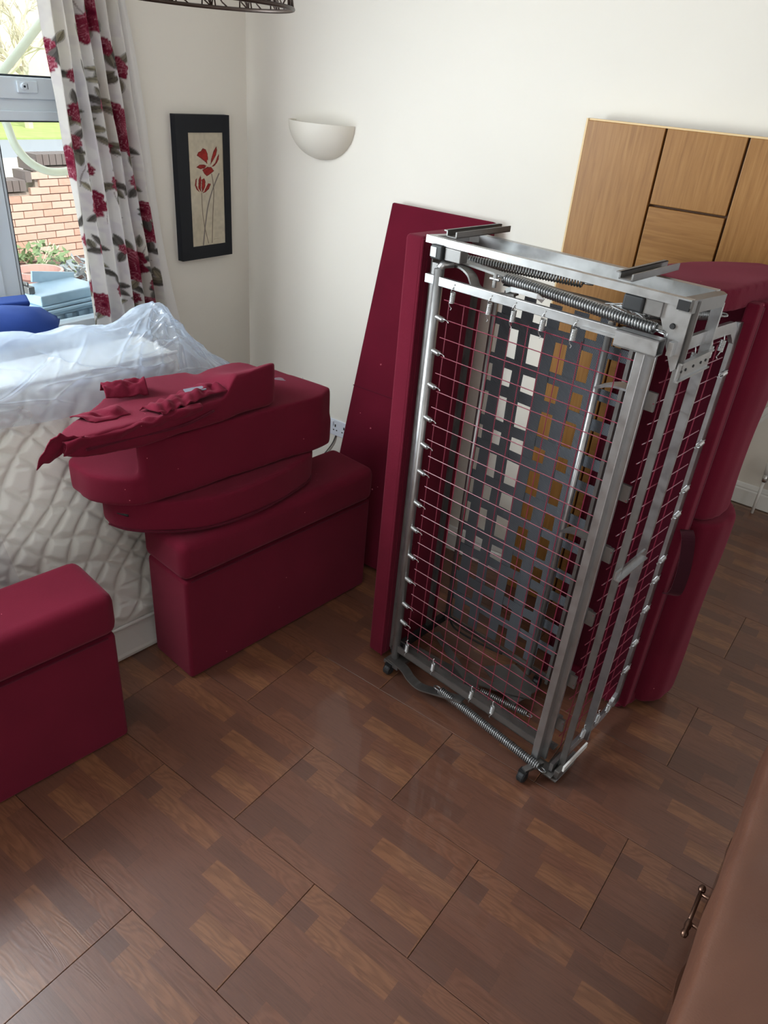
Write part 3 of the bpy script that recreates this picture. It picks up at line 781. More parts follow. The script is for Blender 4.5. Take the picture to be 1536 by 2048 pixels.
for i in range(26):
    a = rr.uniform(0, .6); z = rr.uniform(.95, 2.3); dx = rr.uniform(.02, .06); dz = rr.uniform(-.12, .12)
    t = np.clip((z_ - z) / dz, 0, 1); q = np.abs(u_ - (a + dx * t * t)); blend((q < .0018) * (t > 0) * (t < 1) * .6, S(120, 104, 100))
for i, (x, y, R) in enumerate(((182, 20, .060), (168, 48, .05), (235, 112, .042), (228, 205, .058), (137, 288, .060), (188, 372, .060), (268, 512, .078), (205, 588, .050), (150, 195, .036), (212, 260, .036), (292, 440, .050), (300, 560, .036), (196, 462, .030), (104, 84, .028), (106, 112, .030), (245, 250, .050), (283, 395, .042), (222, 330, .040), (140, 130, .024), (270, 590, .03), (180, 305, .026), (120, 345, .03), (300, 610, .034), (165, 440, .028), (260, 330, .034), (235, 560, .034), (210, 75, .03), (195, 180, .028), (150, 250, .03), (310, 480, .028), (180, 540, .03), (212, 140, .026), (238, 470, .022))):
    cx, cz = cpos(x, y)
    for k_ in range(3): 
        a = rr.uniform(0, 6.28); leaf(cx + (R + .01) * math.cos(a), cz + (R + .01) * math.sin(a), .03, .013, a, rr.choice([S(96, 92, 88), S(122, 116, 102)]))
    peony(cx, cz, R, i)
paint(cur.data, np.clip(cc, 0, 1))
U, V = np.meshgrid(np.linspace(0, 1, 14), np.linspace(0, 1, 30), indexing='ij'); Z = .88 + V * 1.54
G = np.stack([-2.742 + .014 * np.sin(U * 9 + Z), 1.97 + U * (.075 + .165 * (2.1 - Z) / 1.1 + .02 * np.sin(Z * 4)), Z], -1)
MB().grid(G).build('lining', LINING, cu, world=True, smooth=True, fix=False)
pole = MB().tube([(-2.70, -1.1, 2.43), (-2.70, 2.25, 2.43)], .014, 12).build('curtain_rod', SHADE_WIRE, cu, world=True, smooth=True)
for y in (-1.0, 2.15): MB().bb((XL, y - .012, 2.40), (-2.69, y + .012, 2.424)).build('bracket', SHADE_WIRE, pole, world=True)

# ------------------------------------------------------------------ wire pendant shade
sh = thing('pendant_shade', 'dark wire drum lampshade with leaf tracery hanging near the ceiling', 'lampshade', (-1.457, 1.273, 2.054))
R0, R1, HS = .200, .180, .20
def cyl(a, h): r = R0 + (R1 - R0) * h / HS; return (r * math.cos(a), r * math.sin(a), h)
MB().tube([cyl(2 * math.pi * i / 56, 0) for i in range(56)], .0042, 8, True).build('rim', SHADE_WIRE, sh, smooth=True)
MB().tube([cyl(2 * math.pi * i / 56, HS) for i in range(56)], .0035, 8, True).build('rim', SHADE_WIRE, sh, smooth=True)
_m = MB()
for i in range(14):
    a0 = 2 * math.pi * i / 14; da = 2 * math.pi / 14
    for (p, q, b_) in ((.05, .95, .55), (.05, .95, -.4), (.05, .6, .1), (.3, 1.0, -.9), (.6, .9, 1.0), (.05, .3, -.6)):
        pts = [cyl(a0 + da * (p + (q - p) * t + b_ * .35 * math.sin(math.pi * t)), HS * (.0 + (.55 + .45 * abs(b_)) * t ** (1.0 + .4 * b_))) for t in np.linspace(0, 1, 9)]
        _m.tube(pts, .0018, 5)
    _m.tube([cyl(a0 + da * (.95 - .5 * t + .25 * math.sin(3.1 * t)), HS * t) for t in np.linspace(0, 1, 8)], .0018, 5)
_m.build('leaf_tracery', SHADE_WIRE, sh, smooth=True)
_m = MB()
for a in (0, 2.094, 4.189): _m.tube([cyl(a, HS), (0.02 * math.cos(a), .02 * math.sin(a), HS - .02)], .0022, 6)
_m.build('spider', SHADE_WIRE, sh)
MB().lathe([(0, HS - .07), (.018, HS - .07), (.02, HS - .01), (.012, HS + .01), (0, HS + .01)], (0, 0, 0), 16).build('lamp_holder', SOCKET, sh, smooth=True)
MB().tube([(0, 0, HS), (0, 0, ZC - 2.054)], .003, 6).build('flex', SOCKET, sh)

# ------------------------------------------------------------------ radiator in the far room
ra = thing('radiator', 'white panel radiator on the far wall with a valve and pipe at its end', 'radiator', (.2, YF - .06, .14))
MB().bb((-.27, YF - .11, .14), (.7, YF - .04, .72)).build('panel', GLOSS, ra, world=True, bevel=.01)
MB().tube([(-.362, 4.20, 0), (-.362, 4.20, .23)], .0085, 8).build('pipe', GLOSS, ra, world=True, smooth=True)
MB().tube([(-.362, 4.20, .235), (-.27, 4.215, .235)], .011, 8).lathe([(0, .20), (.014, .20), (.016, .215), (.014, .245), (0, .245)], (-.362, 4.20, 0), 12).build('valve_body', CHROME, ra, world=True, smooth=True)
MB().lathe([(0, .245), (.016, .247), (.019, .30), (.015, .315), (0, .315)], (-.362, 4.20, 0), 14).build('valve_cap', GLOSS, ra, world=True, smooth=True)

# ------------------------------------------------------------------ mattress in its plastic cover
ma = thing('mattress', 'white quilted mattress standing on its long side against the window', 'mattress', (-1.9, 1.0, 0))
P0 = np.array([-1.900, 1.20]); T = np.array([.1, .995]); N = np.array([-.995, .1])
LEAN = .29; MH = 1.02; S0, S1 = -.85, .47; TH = .23
def face(s, h, off=0.0):
    """front face of the mattress; off = outwards"""
    x = P0[0] + T[0] * s + N[0] * (LEAN * h / MH - off * .96); y = P0[1] + T[1] * s + N[1] * (LEAN * h / MH - off * .96)
    return np.stack([x, y, h + off * .28], -1)
ns, nh = 240, 170
s, h = np.meshgrid(np.linspace(S0, S1, ns), np.linspace(.135, MH - .01, nh), indexing='ij')
wa = .12 * np.sin(s * 21 + h * 9) + .9 * (vnoise(s * 6, h * 6, 21) - .5); wb = .12 * np.sin(h * 25 - s * 6) + .9 * (vnoise(s * 6 + 9, h * 6, 22) - .5)
qa = np.abs(np.sin(math.pi * ((s * .8 + h) / .092 + wa))); qb = np.abs(np.sin(math.pi * ((s * .9 - h * .8) / .088 + wb)))
qc = np.abs(np.sin(math.pi * ((s * .25 + h * 1.1) / .12 + wb)))
puff = np.minimum(np.minimum(np.clip(qa * 1.5, 0, 1) ** .7, np.clip(qb * 1.5, 0, 1) ** .7), .55 + .45 * np.clip(qc * 3, 0, 1))
ed = np.minimum(np.minimum((s - S0), (S1 - s)), np.minimum(h - .135, MH - h)) / .03
MB().grid(face(s, h, .004 + .018 * puff * np.clip(ed, 0, 1) + .012 * (vnoise(s * 2.5, h * 2.5, 5) - .3))).build('quilted_panel', QUILT, ma, world=True, smooth=True, fix=False)
_m = MB(); vs = []
for hh in (0, MH):
    for ss in (S0, S1):
        f_ = face(np.array(ss), np.array(hh)); vs += [f_, f_ + np.array([N[0] * TH, N[1] * TH, 0])]
_m.add(vs, [(0, 1, 3, 2), (4, 6, 7, 5), (0, 2, 6, 4), (1, 5, 7, 3), (0, 4, 5, 1), (2, 3, 7, 6)])
_m.build('border', BORDER, ma, world=True, bevel=.018)
for hh in (.13, MH - .005):
    _m = MB().tube([tuple(face(np.array(q), np.array(hh), .010)) for q in np.linspace(S0, S1, 40)], .007, 8); _m.build('piping', BORDER, ma, world=True, smooth=True)

pw = thing('plastic_cover', 'clear crumpled polythene cover draped over the white mattress', 'plastic cover', (-2.1, 1.2, .4))
s, h = np.meshgrid(np.linspace(S0, S1 + .05, 170), np.linspace(.05, MH, 100), indexing='ij')
crk = lambda a, b, sd: 1 - 2 * np.abs(vnoise(a, b, sd) - .5)
off = .040 + .004 * vnoise(s * 4, h * 4, 31) + .006 * crk(s * 5 + h * 2.5, h * 3 - s * 2, 32) ** 6 + .006 * crk(s * 3 - h * 5, h * 2, 33) ** 6
MB().grid(face(s, h, off)).build('front_sheet', PLASTIC_CLEAR, pw, world=True, smooth=True, fix=False)
# bunched top: ridge of the loose cover
ns, nv = 420, 190
s, v = np.meshgrid(np.linspace(S0, .92, ns), np.linspace(0, 1, nv), indexing='ij')
yy = P0[1] + T[1] * s
ridge = 1.105 + .030 * np.exp(-((yy - 1.22) / .2) ** 2) - .02 * np.exp(-((yy - 1.50) / .08) ** 2) + .050 * np.exp(-(np.abs(yy - 1.67) / .12) ** 1.2) - np.clip(yy - 1.72, 0, 1) * .85 + .012 * np.sin(yy * 23)
xr = P0[0] + T[0] * s - LEAN - .115
low = .905 + .05 * (vnoise(s * 3, s * 0, 41) - .5) - .22 * np.clip((s - .55) / .4, 0, 1)
Fp = face(s, low, .050); Bp = np.stack([xr - .19, yy + .02, np.minimum(.93, ridge - .15) + 0 * s], -1)
Rp = np.stack([xr, yy, ridge], -1)
C1 = Fp + np.stack([-.0 * s - .01, 0 * s, (ridge - low) * .50], -1)
t = np.clip(v / .62, 0, 1)[..., None]; t2 = np.clip((v - .62) / .38, 0, 1)[..., None]
G = np.where(v[..., None] < .62, (1 - t) ** 2 * Fp + 2 * t * (1 - t) * C1 + t * t * Rp, (1 - t2) ** 2 * Rp + 2 * t2 * (1 - t2) * (Rp + np.array([-.12, 0, .0])) + t2 ** 2 * Bp)
angp = np.arctan2(G[..., 2] - 1.22, yy - 1.70); dp = np.hypot(G[..., 2] - 1.22, yy - 1.70)
cr = .018 * crk(angp * 2.6, dp * 1.0, 51) ** 3 * np.exp(-dp / .5) + .012 * crk(s * 4 + v * 2, v * 2.4 - s * 1.5, 52) ** 4 + .012 * (vnoise(s * 6, v * 4, 54) - .5)
_cr = random.Random(21)
for k in range(90):     # sharp creases: short ridges, a good part of them fanning out from the peak
    if k < 34:
        a_, b_ = .47 + _cr.uniform(-.03, .03), .62 + _cr.uniform(-.03, .0); an = _cr.uniform(0, 6.28); L = _cr.uniform(.2, .6)
    else:
        a_, b_ = _cr.uniform(S0, .9), _cr.uniform(.05, .7); an = _cr.gauss(.2, .7); L = _cr.uniform(.15, .55)
    ca, sa = math.cos(an), math.sin(an); wd = _cr.uniform(.006, .014); hh_ = _cr.uniform(.004, .013) * _cr.choice((1, 1, 1, -1))
    dx, dy = s - a_, (v - b_) * .75; p = dx * ca + dy * sa; q = -dx * sa + dy * ca + .03 * np.sin(p * 9 + k)
    cr += hh_ * np.exp(-np.abs(q / wd) ** 1.3) * np.clip(p / .05, 0, 1) * np.clip((L - p) / .1, 0, 1)
w = np.sin(math.pi * np.clip(v * 1.05, 0, 1)) ** .5
G[..., 0] += cr * w * .8; G[..., 2] += cr * w * .9
MB().grid(G).build('bunched_top', PLASTIC_MILKY, pw, world=True, smooth=True, fix=False)
# a hanging fold of the cover down the left and behind the stack
s, h = np.meshgrid(np.linspace(-.55, -.30, 30), np.linspace(.1, .82, 60), indexing='ij')
MB().grid(face(s - .25 * (h - .5) * .4, h, .058 + .012 * np.sin(s * 60 + h * 8) + .01 * vnoise(s * 20, h * 9, 61))).build('loose_fold', plastic_mat('folded_polythene', .10), pw, world=True, smooth=True, fix=False)
s, h = np.meshgrid(np.linspace(0, 1, 40), np.linspace(0, 1, 30), indexing='ij')
G = np.stack([-1.90 + .05 * np.sin(s * 9) + .03 * vnoise(s * 6, h * 6, 3), 1.93 + .16 * s + .02 * np.sin(h * 17), .70 + .23 * h - .04 * s + .02 * np.sin(s * 14 + h * 6)], -1)
MB().grid(G).build('loose_end', PLASTIC_MILKY, pw, world=True, smooth=True, fix=False)

# navy cloth rolled up behind the mattress
nr = thing('rolled_blanket', 'navy blue rolled cloth lying on the mattress top below the window', 'blanket', (-2.56, 1.0, 1.085))
_p = [(-.13 * math.cos(a), .0, .072 * math.sin(a)) for a in np.linspace(0, 2 * math.pi, 20, endpoint=False)]
ys = np.linspace(-1.0, .50, 26); vs = []; fs = []
for i, y in enumerate(ys):
    k_ = min(1, (ys[-1] - y) / .12) ** .5 * (1 + .05 * math.sin(y * 14)); k_ = max(k_, .12)
    for (a, b_, c_) in _p: vs.append((a * k_, y, c_ * k_ + .035 - .05 * (y + 1) / 1.5 + .006 * math.sin(y * 31 + a * 40)))
for i in range(len(ys) - 1):
    for j in range(20): fs.append((i * 20 + j, i * 20 + (j + 1) % 20, (i + 1) * 20 + (j + 1) % 20, (i + 1) * 20 + j))
fs += [tuple(range(20)), tuple(len(ys) * 20 - 20 + j for j in range(20))]
MB().add(vs, fs).build('roll', NAVY, nr, smooth=True)
MB().prism([(-.15, .30), (-.06, .26), (-.03, .42), (-.12, .46)], .040, .062).build('loose_corner', NAVY, nr, bevel=.008)

# ------------------------------------------------------------------ the two sofa arms
def sofa_arm(name, label, corner, dirv, length):
    """corner: near/right floor corner; dirv: unit vector along the arm"""
    a = math.atan2(dirv[1], dirv[0]) - math.pi / 2
    t = thing(name, label, 'sofa side', (corner[0], corner[1], 0), a, 'dismantled sofa arms')
    rbox('body', (.232, length, .432), (-.116, length / 2, .217), .014, RED, t)
    _m = MB().prism([(-.242, -.010), (.010, -.010), (.010, length + .01), (-.242, length + .01)], .436, .580)
    b = rbox('pad', (.250, length + .02, .150), (-.116, length / 2, .508), .036, RED, t, seg=4)
    MB().tube([(.0085, .02, .434), (.0085, length - .03, .434)], .003, 6).build('seam', RED_DARK, t)
    return t
d1 = Vector((.105, .9945)).normalized()
arm_a = sofa_arm('upholstered_arm_unit', 'red upholstered sofa arm under the stack of cushions', (-1.645, 1.281), d1, .90)
d2 = Vector((.135, .991)).normalized()
L2 = .95; c2 = Vector((-1.600, .978)) - d2 * L2
arm_b = sofa_arm('upholstered_arm_unit', 'red upholstered sofa arm at the left in front of the mattress, nothing on it', (c2.x, c2.y), d2, L2)

# ------------------------------------------------------------------ cushions on the far arm
cu1 = thing('sofa_cushion', 'lowest red sofa cushion of the stack, with a short zip slit', 'cushion', (-1.8, 1.6, .585), 0, 'stacked red sofa cushions')
base_poly = [(-1.905, 1.195), (-1.83, 1.215), (-1.75, 1.275), (-1.68, 1.36), (-1.635, 1.47), (-1.615, 1.62), (-1.625, 1.80), (-1.655, 1.915), (-1.74, 1.965), (-1.96, 1.96), (-2.0, 1.7), (-2.03, 1.4), (-1.99, 1.24)]
soft('pad', MB().prism(spl(base_poly), .590, .708), RED, cu1, .009, 5, .003)
_pp = [Vector((x, y, .598)) for x, y in base_poly[:9]]
MB().tube([(p.x + .002, p.y - .003, p.z) for p in smooth_path(_pp, 5)], .0042, 6).build('piping', RED_DARK, cu1, world=True, smooth=True)
MB().tube([(-1.893, 1.199, .655), (-1.86, 1.203, .653), (-1.825, 1.216, .652)], .005, 6).build('zip', DARK, cu1, world=True)
MB().tube([(-1.893, 1.198, .664), (-1.86, 1.202, .662), (-1.822, 1.216, .661)], .003, 6).build('zip_flap', RED, cu1, world=True)

cu2 = thing('sofa_cushion', 'middle red sofa cushion of the stack, with a step at its left end', 'cushion', (-1.8, 1.6, .71), 0, 'stacked red sofa cushions')
_m = MB().prism(spl([(-1.955, 1.132), (-1.88, 1.132), (-1.80, 1.180), (-1.748, 1.245), (-1.72, 1.42), (-1.695, 1.6), (-1.667, 1.78), (-1.642, 1.95), (-1.67, 2.03), (-1.80, 2.04), (-1.95, 2.03), (-2.01, 1.8), (-2.03, 1.5), (-2.05, 1.25), (-2.02, 1.15)]), .712, .812)
_m.prism([(-1.768, 1.225), (-1.742, 1.24), (-1.72, 1.42), (-1.695, 1.6), (-1.667, 1.78), (-1.640, 1.95), (-1.67, 2.03), (-1.95, 2.02), (-2.0, 1.6), (-2.0, 1.42), (-1.92, 1.365), (-1.82, 1.285)], .73, .928)
soft('pad', _m, RED, cu2, .0085, 9, .004)

cu3 = thing('sofa_cushion', 'topmost red sofa cushion of the stack, its cover torn open', 'cushion', (-1.85, 1.4, .93), 0, 'stacked red sofa cushions')
_m = MB().prism(spl([(-1.805, 1.01), (-1.755, 1.03), (-1.735, 1.15), (-1.715, 1.3), (-1.70, 1.5), (-1.690, 1.68), (-1.70, 1.76), (-1.80, 1.80), (-1.92, 1.77), (-1.97, 1.62), (-2.01, 1.42), (-2.0, 1.34), (-1.93, 1.22), (-1.87, 1.10)]), .930, 1.012)
def warp3(co):
    t = np.clip((co[:, 1] + .25 * (co[:, 0] + 1.70) - 1.52) / .07, 0, 1); t = t * t * (3 - 2 * t)
    k = np.clip((co[:, 2] - .93) / .082, 0, 1.2); co = co.copy()
    co[:, 2] += t * k * (.066 + .40 * np.minimum(0, co[:, 0] + 1.72) + .020 * np.clip((co[:, 1] - 1.58) / .1, 0, 1) * np.sin((co[:, 0] + 1.7) * 20)) + .020 * np.clip((1.22 - co[:, 1]) / .2, 0, 1) * (1 - k) + .012 * np.clip(t - .9, 0, 1)
    return co
soft('pad', _m, RED, cu3, .0085, 8, .004, warp=warp3)
def rag(name, pts_fn, nu=26, nv=18, m=RED, th=.004):
    U, V = np.meshgrid(np.linspace(0, 1, nu), np.linspace(0, 1, nv), indexing='ij')
    o = MB().grid(pts_fn(U, V)).build(name, m, cu3, world=True, smooth=True, fix=False)
    md = o.modifiers.new('t', 'SOLIDIFY'); md.thickness = th; md.offset = 0
    return o
# torn flap hanging off the near left corner
rag('torn_flap', lambda U, V: np.stack([-1.80 + .05 * U - .035 * V + .012 * vnoise(U * 5, V * 4, 71), .975 + .075 * U - .035 * V * (1 - U), 1.022 - .105 * V * (1 - .55 * U) + .020 * (vnoise(U * 6, V * 3, 72) - .5)], -1))
# bunched roll of cover along the near edge
rag('torn_flap', lambda U, V: np.stack([-1.775 + .055 * U ** .7 + .020 * np.sin(V * 3.1) + .010 * (vnoise(U * 14, V * 2, 73) - .5), 1.00 + .44 * U, 1.004 + .008 * U + .020 * np.sin(V * 3.14) - .045 * (1 - V) + .016 * (vnoise(U * 12, V * 3, 74) - .5)], -1), 60, 18)
# crumpled piece in the middle of the top and the lifted corner at the back left
rag('torn_flap', lambda U, V: np.stack([-1.80 + .085 * V + .025 * (vnoise(U * 4, V * 3, 75) - .5), 1.27 + .25 * U + .03 * V, 1.016 + .016 * U + .028 * vnoise(U * 7 + V, V * 4, 76) * np.sin(V * 3.14) + .006 * np.sin(U * 40 + V * 9) * vnoise(U * 3, V * 3, 77)], -1), 60, 30)
rag('torn_flap', lambda U, V: np.stack([-1.985 + .075 * V + .05 * U, 1.27 + .12 * U - .03 * V, 1.020 + .030 * np.sin(V * 3.14) * (.5 + vnoise(U * 5, V * 4, 78)) + .01 * vnoise(U * 9, V * 9, 79)], -1), 30, 24)
rag('torn_flap', lambda U, V: np.stack([-1.89 + .08 * V + .02 * vnoise(U * 4, V * 3, 80), 1.10 + .11 * U + .03 * V, 1.012 + .022 * np.sin(V * 3.14) * vnoise(U * 6, V * 3, 81)], -1), 30, 24)
MB().tube(smooth_path([(-1.742, 1.05, .975), (-1.728, 1.2, .970), (-1.705, 1.36, .966), (-1.694, 1.48, .985)], 6), .004, 6).build('piping', RED_DARK, cu3, world=True, smooth=True)
MB().bar((-1.785, 1.44, 1.030), (-1.755, 1.50, 1.036), .03, .012).build('foam_backing', mat('grey_backing_cloth', S(110, 112, 122), .9), cu3, world=True)

# ------------------------------------------------------------------ the folded sofa bed standing on its end
BO = Vector((-1.155, 1.825, 0)); BR = math.radians(-6.3)
bed = thing('folded_sofa_bed', 'folded metal sofa bed frame with wire mesh standing on end between red upholstered boards', 'sofa bed', BO, BR)
def B(mb, name, m, parent=bed, **kw): return mb.build(name, m, parent, **kw)
# upholstered board at the left
rbox('front_board', (.070, .335, 1.560), (-.082, .178, .785), .013, RED, bed)
B(MB().bb((-.046, .03, .02), (-.043, .33, 1.53)), 'board_lining', RED)
B(MB().tube([(-.050, .014, .01), (-.050, .014, 1.558), (-.050, .34, 1.558)], .004, 6), 'piping', RED)
# frame parts
B(MB().tube([(.030, 0, .06), (.030, 0, 1.495)], .0145, 14).tube([(.030, 0, 1.495), (.036, .01, 1.508), (.055, .03, 1.512)], .012, 10), 'corner_tube', STEEL, smooth=True)
B(MB().bar((-.012, .045, .05), (-.012, .045, 1.50), .020, .028, (0, 1, 0)).bar((-.030, .060, .05), (-.030, .060, 1.52), .006, .045, (0, 1, 0)), 'side_channel', STEEL_DULL)
B(MB().bar((.010, .215, .06), (.010, .215, 1.40), .024, .010, (1, 0, 0)), 'inner_stile', STEEL_DULL)
_m = MB().bar((.665, .0, .05), (.665, .0, 1.452), .024, .030, (0, 1, 0)).bar((.680, .016, .05), (.680, .016, 1.452), .010, .030, (1, 0, 0)); B(_m, 'corner_post', STEEL, bevel=.002)
_m = MB().bar((.745, .03, .03), (.745, .03, 1.572), .006, .020, (1, 0, 0)).bar((.738, .041, .03), (.738, .041, 1.50), .018, .005, (1, 0, 0)); B(_m, 'outer_stile', STEEL_DULL)
_m = MB().bar((.738, .195, .05), (.738, .195, 1.545), .010, .025, (1, 0, 0)).bar((.730, .208, .05), (.730, .208, 1.50), .016, .005, (1, 0, 0)); B(_m, 'outer_stile', STEEL)
# top edge of the grid frame, with its hooked springs
_m = MB().bb((-.012, -.010, 1.451), (.655, .004, 1.476)); B(_m, 'top_bar', STEEL, bevel=.0015)
_m = MB()
for z0, z1, y0, y1 in ((1.440, 1.444, -.02, .02), (1.476, 1.480, -.02, .02), (1.440, 1.480, -.02, -.016), (1.440, 1.480, .016, .02)): _m.bb((.60, y0 - .012, z0), (.708, y1 - .012, z1))
B(_m, 'box_end', STEEL)
B(MB().bb((.61, -.026, 1.446), (.690, .002, 1.474)), 'box_bore', DARK)
B(MB().bb((.50, -.016, 1.452), (.60, .010, 1.458)), 'lip', STEEL)
# flat top frame
_m = MB().bb((-.020, -.004, 1.558), (.745, .0, 1.577)).bb((-.020, .0, 1.574), (.745, .015, 1.577)); B(_m, 'top_rail', STEEL)
_m = MB().bb((-.020, .208, 1.528), (.72, .212, 1.566)).bb((-.020, .19, 1.528), (.72, .21, 1.532)).bb((-.02, .212, 1.562), (.72, .232, 1.566)); B(_m, 'top_rail', STEEL)
_m = MB().flat([(-.018, .0, 1.567), (-.022, .18, 1.556), (.0, .225, 1.552), (.06, .232, 1.552)], .022, .02); B(_m, 'top_end', STEEL)
_m = MB().flat([(.735, .0, 1.562), (.737, .19, 1.552), (.72, .225, 1.548), (.66, .226, 1.548)], .03, .030); B(_m, 'top_end', STEEL_DULL)
B(MB().bb((.716, -.006, 1.551), (.744, .0, 1.573)), 'box_bore', DARK)
for x in (.035, .565):
    _m = MB().bb((x - .018, .03, 1.577), (x + .018, .29, 1.580)).bb((x - .018, .03, 1.577), (x - .014, .29, 1.594)).bb((x + .014, .03, 1.577), (x + .018, .29, 1.594)).bb((x - .027, .03, 1.591), (x - .014, .29, 1.594)); B(_m, 'channel_clip', STEEL_DULL)
rbox('rubber_block', (.052, .040, .038), (.610, .018, 1.538), .006, RUBBER, bed); rbox('rubber_block', (.040, .05, .040), (.022, .010, 1.540), .005, RUBBER, bed)
B(MB().bb((.004, -.0168, 1.527), (.024, -.0152, 1.553)), 'label', WHITE_PAPER)
B(MB().bb((.636, .005, 1.52), (.68, .04, 1.556)), 'block_bracket', STEEL_DULL, bevel=.002); B(MB().bb((.044, -.004, 1.522), (.10, .03, 1.556)), 'block_bracket', STEEL_DULL, bevel=.002)
_m = MB().add([(.66, .012, 1.560), (.745, .014, 1.567), (.745, .014, 1.415), (.735, .014, 1.405), (.66, .016, 1.560), (.745, .018, 1.567), (.745, .018, 1.415), (.735, .018, 1.405)], [(0, 1, 2, 3), (7, 6, 5, 4), (0, 4, 5, 1), (1, 5, 6, 2), (2, 6, 7, 3), (3, 7, 4, 0)]); _gp = B(_m, 'gusset_plate', STEEL)
B(MB().lathe([(0, -.004), (.006, -.004), (.007, 0), (0, 0)], (.712, .0125, 1.508), 12, 'y'), 'bolt', DARK, _gp)
_m = MB().bb((.750, .01, 1.385), (.754, .20, 1.432)).bb((.750, .01, 1.428), (.760, .20, 1.432)).bb((.750, .01, 1.385), (.760, .20, 1.389)); _hp = B(_m, 'hinge_plate', STEEL)
_m = MB()
for y in (.03, .055, .10, .145, .175): _m.lathe([(.0038, 0), (.0038, .002), (0, .002)], (.754, y, 1.408), 8, 'x')
B(_m, 'rivets', DARK, _hp, kind='stuff')
# levers of the folding gear at the top
_m = MB().flat(smooth_path([(.03, .05, 1.50), (.075, .045, 1.505), (.115, .038, 1.492), (.15, .022, 1.468), (.21, .012, 1.466), (.28, .02, 1.478)], 5), .006, .030, up=(0, 1, 0)); B(_m, 'folding_lever', STEEL_DULL)
_m = MB().flat(smooth_path([(.05, .07, 1.515), (.16, .08, 1.505), (.26, .085, 1.498), (.45, .085, 1.492), (.60, .06, 1.488), (.71, .03, 1.486)], 5), .036, .006); B(_m, 'folding_lever', STEEL)
_m = MB().flat([(.08, .16, 1.49), (.40, .15, 1.478), (.66, .10, 1.480)], .05, .005); B(_m, 'folding_lever', STEEL_DULL)
_m = MB().flat([(.20, .10, 1.485), (.42, .16, 1.475), (.58, .17, 1.47)], .10, .003); B(_m, 'torn_liner', DARK)
_m = MB().flat([(.26, .0, 1.487), (.28, -.008, 1.497), (.36, -.008, 1.497), (.375, .0, 1.487)], .005, .012, up=(0, 0, 1)); B(_m, 'wire_clip', STEEL)
B(MB().tube([(.20, .03, 1.478), (.20, .03, 1.515)], .006, 8).tube([(.185, .028, 1.50), (.215, .028, 1.50)], .004, 8), 'pivot_pin', STEEL)
_m = MB()
_rr = random.Random(9)
for i in range(14): 
    p = Vector((.56 + _rr.uniform(-.03, .04), .06 + _rr.uniform(-.02, .02), 1.505)); _m.tube([p, p + Vector((_rr.uniform(-.03, .03), _rr.uniform(-.02, .02), _rr.uniform(0, .02))), p + Vector((_rr.uniform(-.05, .05), _rr.uniform(-.03, .03), 0))], .0012, 4)
B(_m, 'fluff', WHITE_PAPER, kind='stuff')
# long tension springs
def long_spring(name, p, q, r, w, turns): return B(MB().tube(helix(p, q, r, turns, 9), w, 5), name, SPRING, smooth=True, fix=False)
long_spring('tension_spring', (.214, .055, 1.503), (.672, .018, 1.490), .0125, .0032, 58)
long_spring('tension_spring', (.030, .105, 1.513), (.372, .20, 1.508), .0115, .0030, 44)
long_spring('tension_spring', (.613, .085, 1.502), (.722, .262, 1.500), .0125, .0026, 42)
long_spring('tension_spring', (.262, -.012, .066), (.695, -.032, .052), .0125, .0032, 58)
long_spring('tension_spring', (.365, .085, .075), (.545, .118, .072), .0095, .0026, 26)
# bottom of the frame
_m = MB().bb((.02, -.008, .098), (.66, -.003, .128)).bb((.02, -.008, .098), (.66, .022, .102)); B(_m, 'bottom_bar', STEEL_DULL)
_m = MB().bb((.0, .045, .075), (.70, .05, .10)).bb((.0, .05, .075), (.70, .075, .079)); B(_m, 'bottom_rail', STEEL_DULL)
_m = MB().bb((.0, .33, .055), (.50, .335, .085)); B(_m, 'bottom_rail', STEEL_DULL)
_m = MB().bar((.018, .0, .085), (.005, .33, .07), .022, .03); B(_m, 'bottom_end', DARK)
_m = MB().flat(smooth_path([(.02, -.012, .06), (.09, -.016, .055), (.13, -.02, .036), (.18, -.022, .03), (.25, -.016, .05), (.36, -.008, .085)], 5), .006, .036, up=(0, 1, 0)); B(_m, 'folding_lever', STEEL_DULL)
_m = MB().flat(smooth_path([(.05, .22, .07), (.16, .16, .08), (.30, .09, .085), (.36, .06, .10)], 5), .028, .005); B(_m, 'folding_lever', STEEL_DULL)
_m = MB().flat(smooth_path([(.04, .10, .05), (.2, .12, .045), (.36, .16, .05), (.5, .22, .06)], 5), .04, .005); B(_m, 'folding_lever', STEEL_DULL)
_m = MB().add([(.28, .22, .045), (.48, .14, .045), (.50, .28, .05), (.36, .32, .05), (.28, .22, .05), (.48, .14, .05), (.50, .28, .055), (.36, .32, .055)], [(3, 2, 1, 0), (4, 5, 6, 7), (0, 1, 5, 4), (1, 2, 6, 5), (2, 3, 7, 6), (3, 0, 4, 7)]); B(_m, 'folding_plate', STEEL_DULL)
B(MB().tube(smooth_path([(.03, .32, .20), (.05, .30, .11), (.10, .28, .085), (.22, .30, .07), (.30, .32, .065)], 6), .004, 6), 'cable', DARK, smooth=True)
_m = MB().bb((.655, -.03, .035), (.745, .02, .040)).bb((.70, -.02, .02), (.76, .10, .028)).bb((.742, -.01, .028), (.76, .11, .06)); B(_m, 'foot_plate', STEEL_DULL, bevel=.002)
B(MB().bar((.765, .0, .075), (.765, .15, .075), .006, .022), 'foot_strip', GLOSS)
B(MB().bb((.0, -.03, .035), (.07, .05, .05)), 'foot_plate', STEEL_DULL, bevel=.002)
def castor(x, y):
    o = B(MB().lathe([(0, -.013), (.017, -.013), (.021, -.008), (.021, .008), (.017, .013), (0, .013)], (x, y, .021), 18, 'x'), 'castor', RUBBER, smooth=False)
    B(MB().bb((x - .014, y - .008, .03), (x + .014, y + .012, .046)), 'castor_fork', DARK, o)
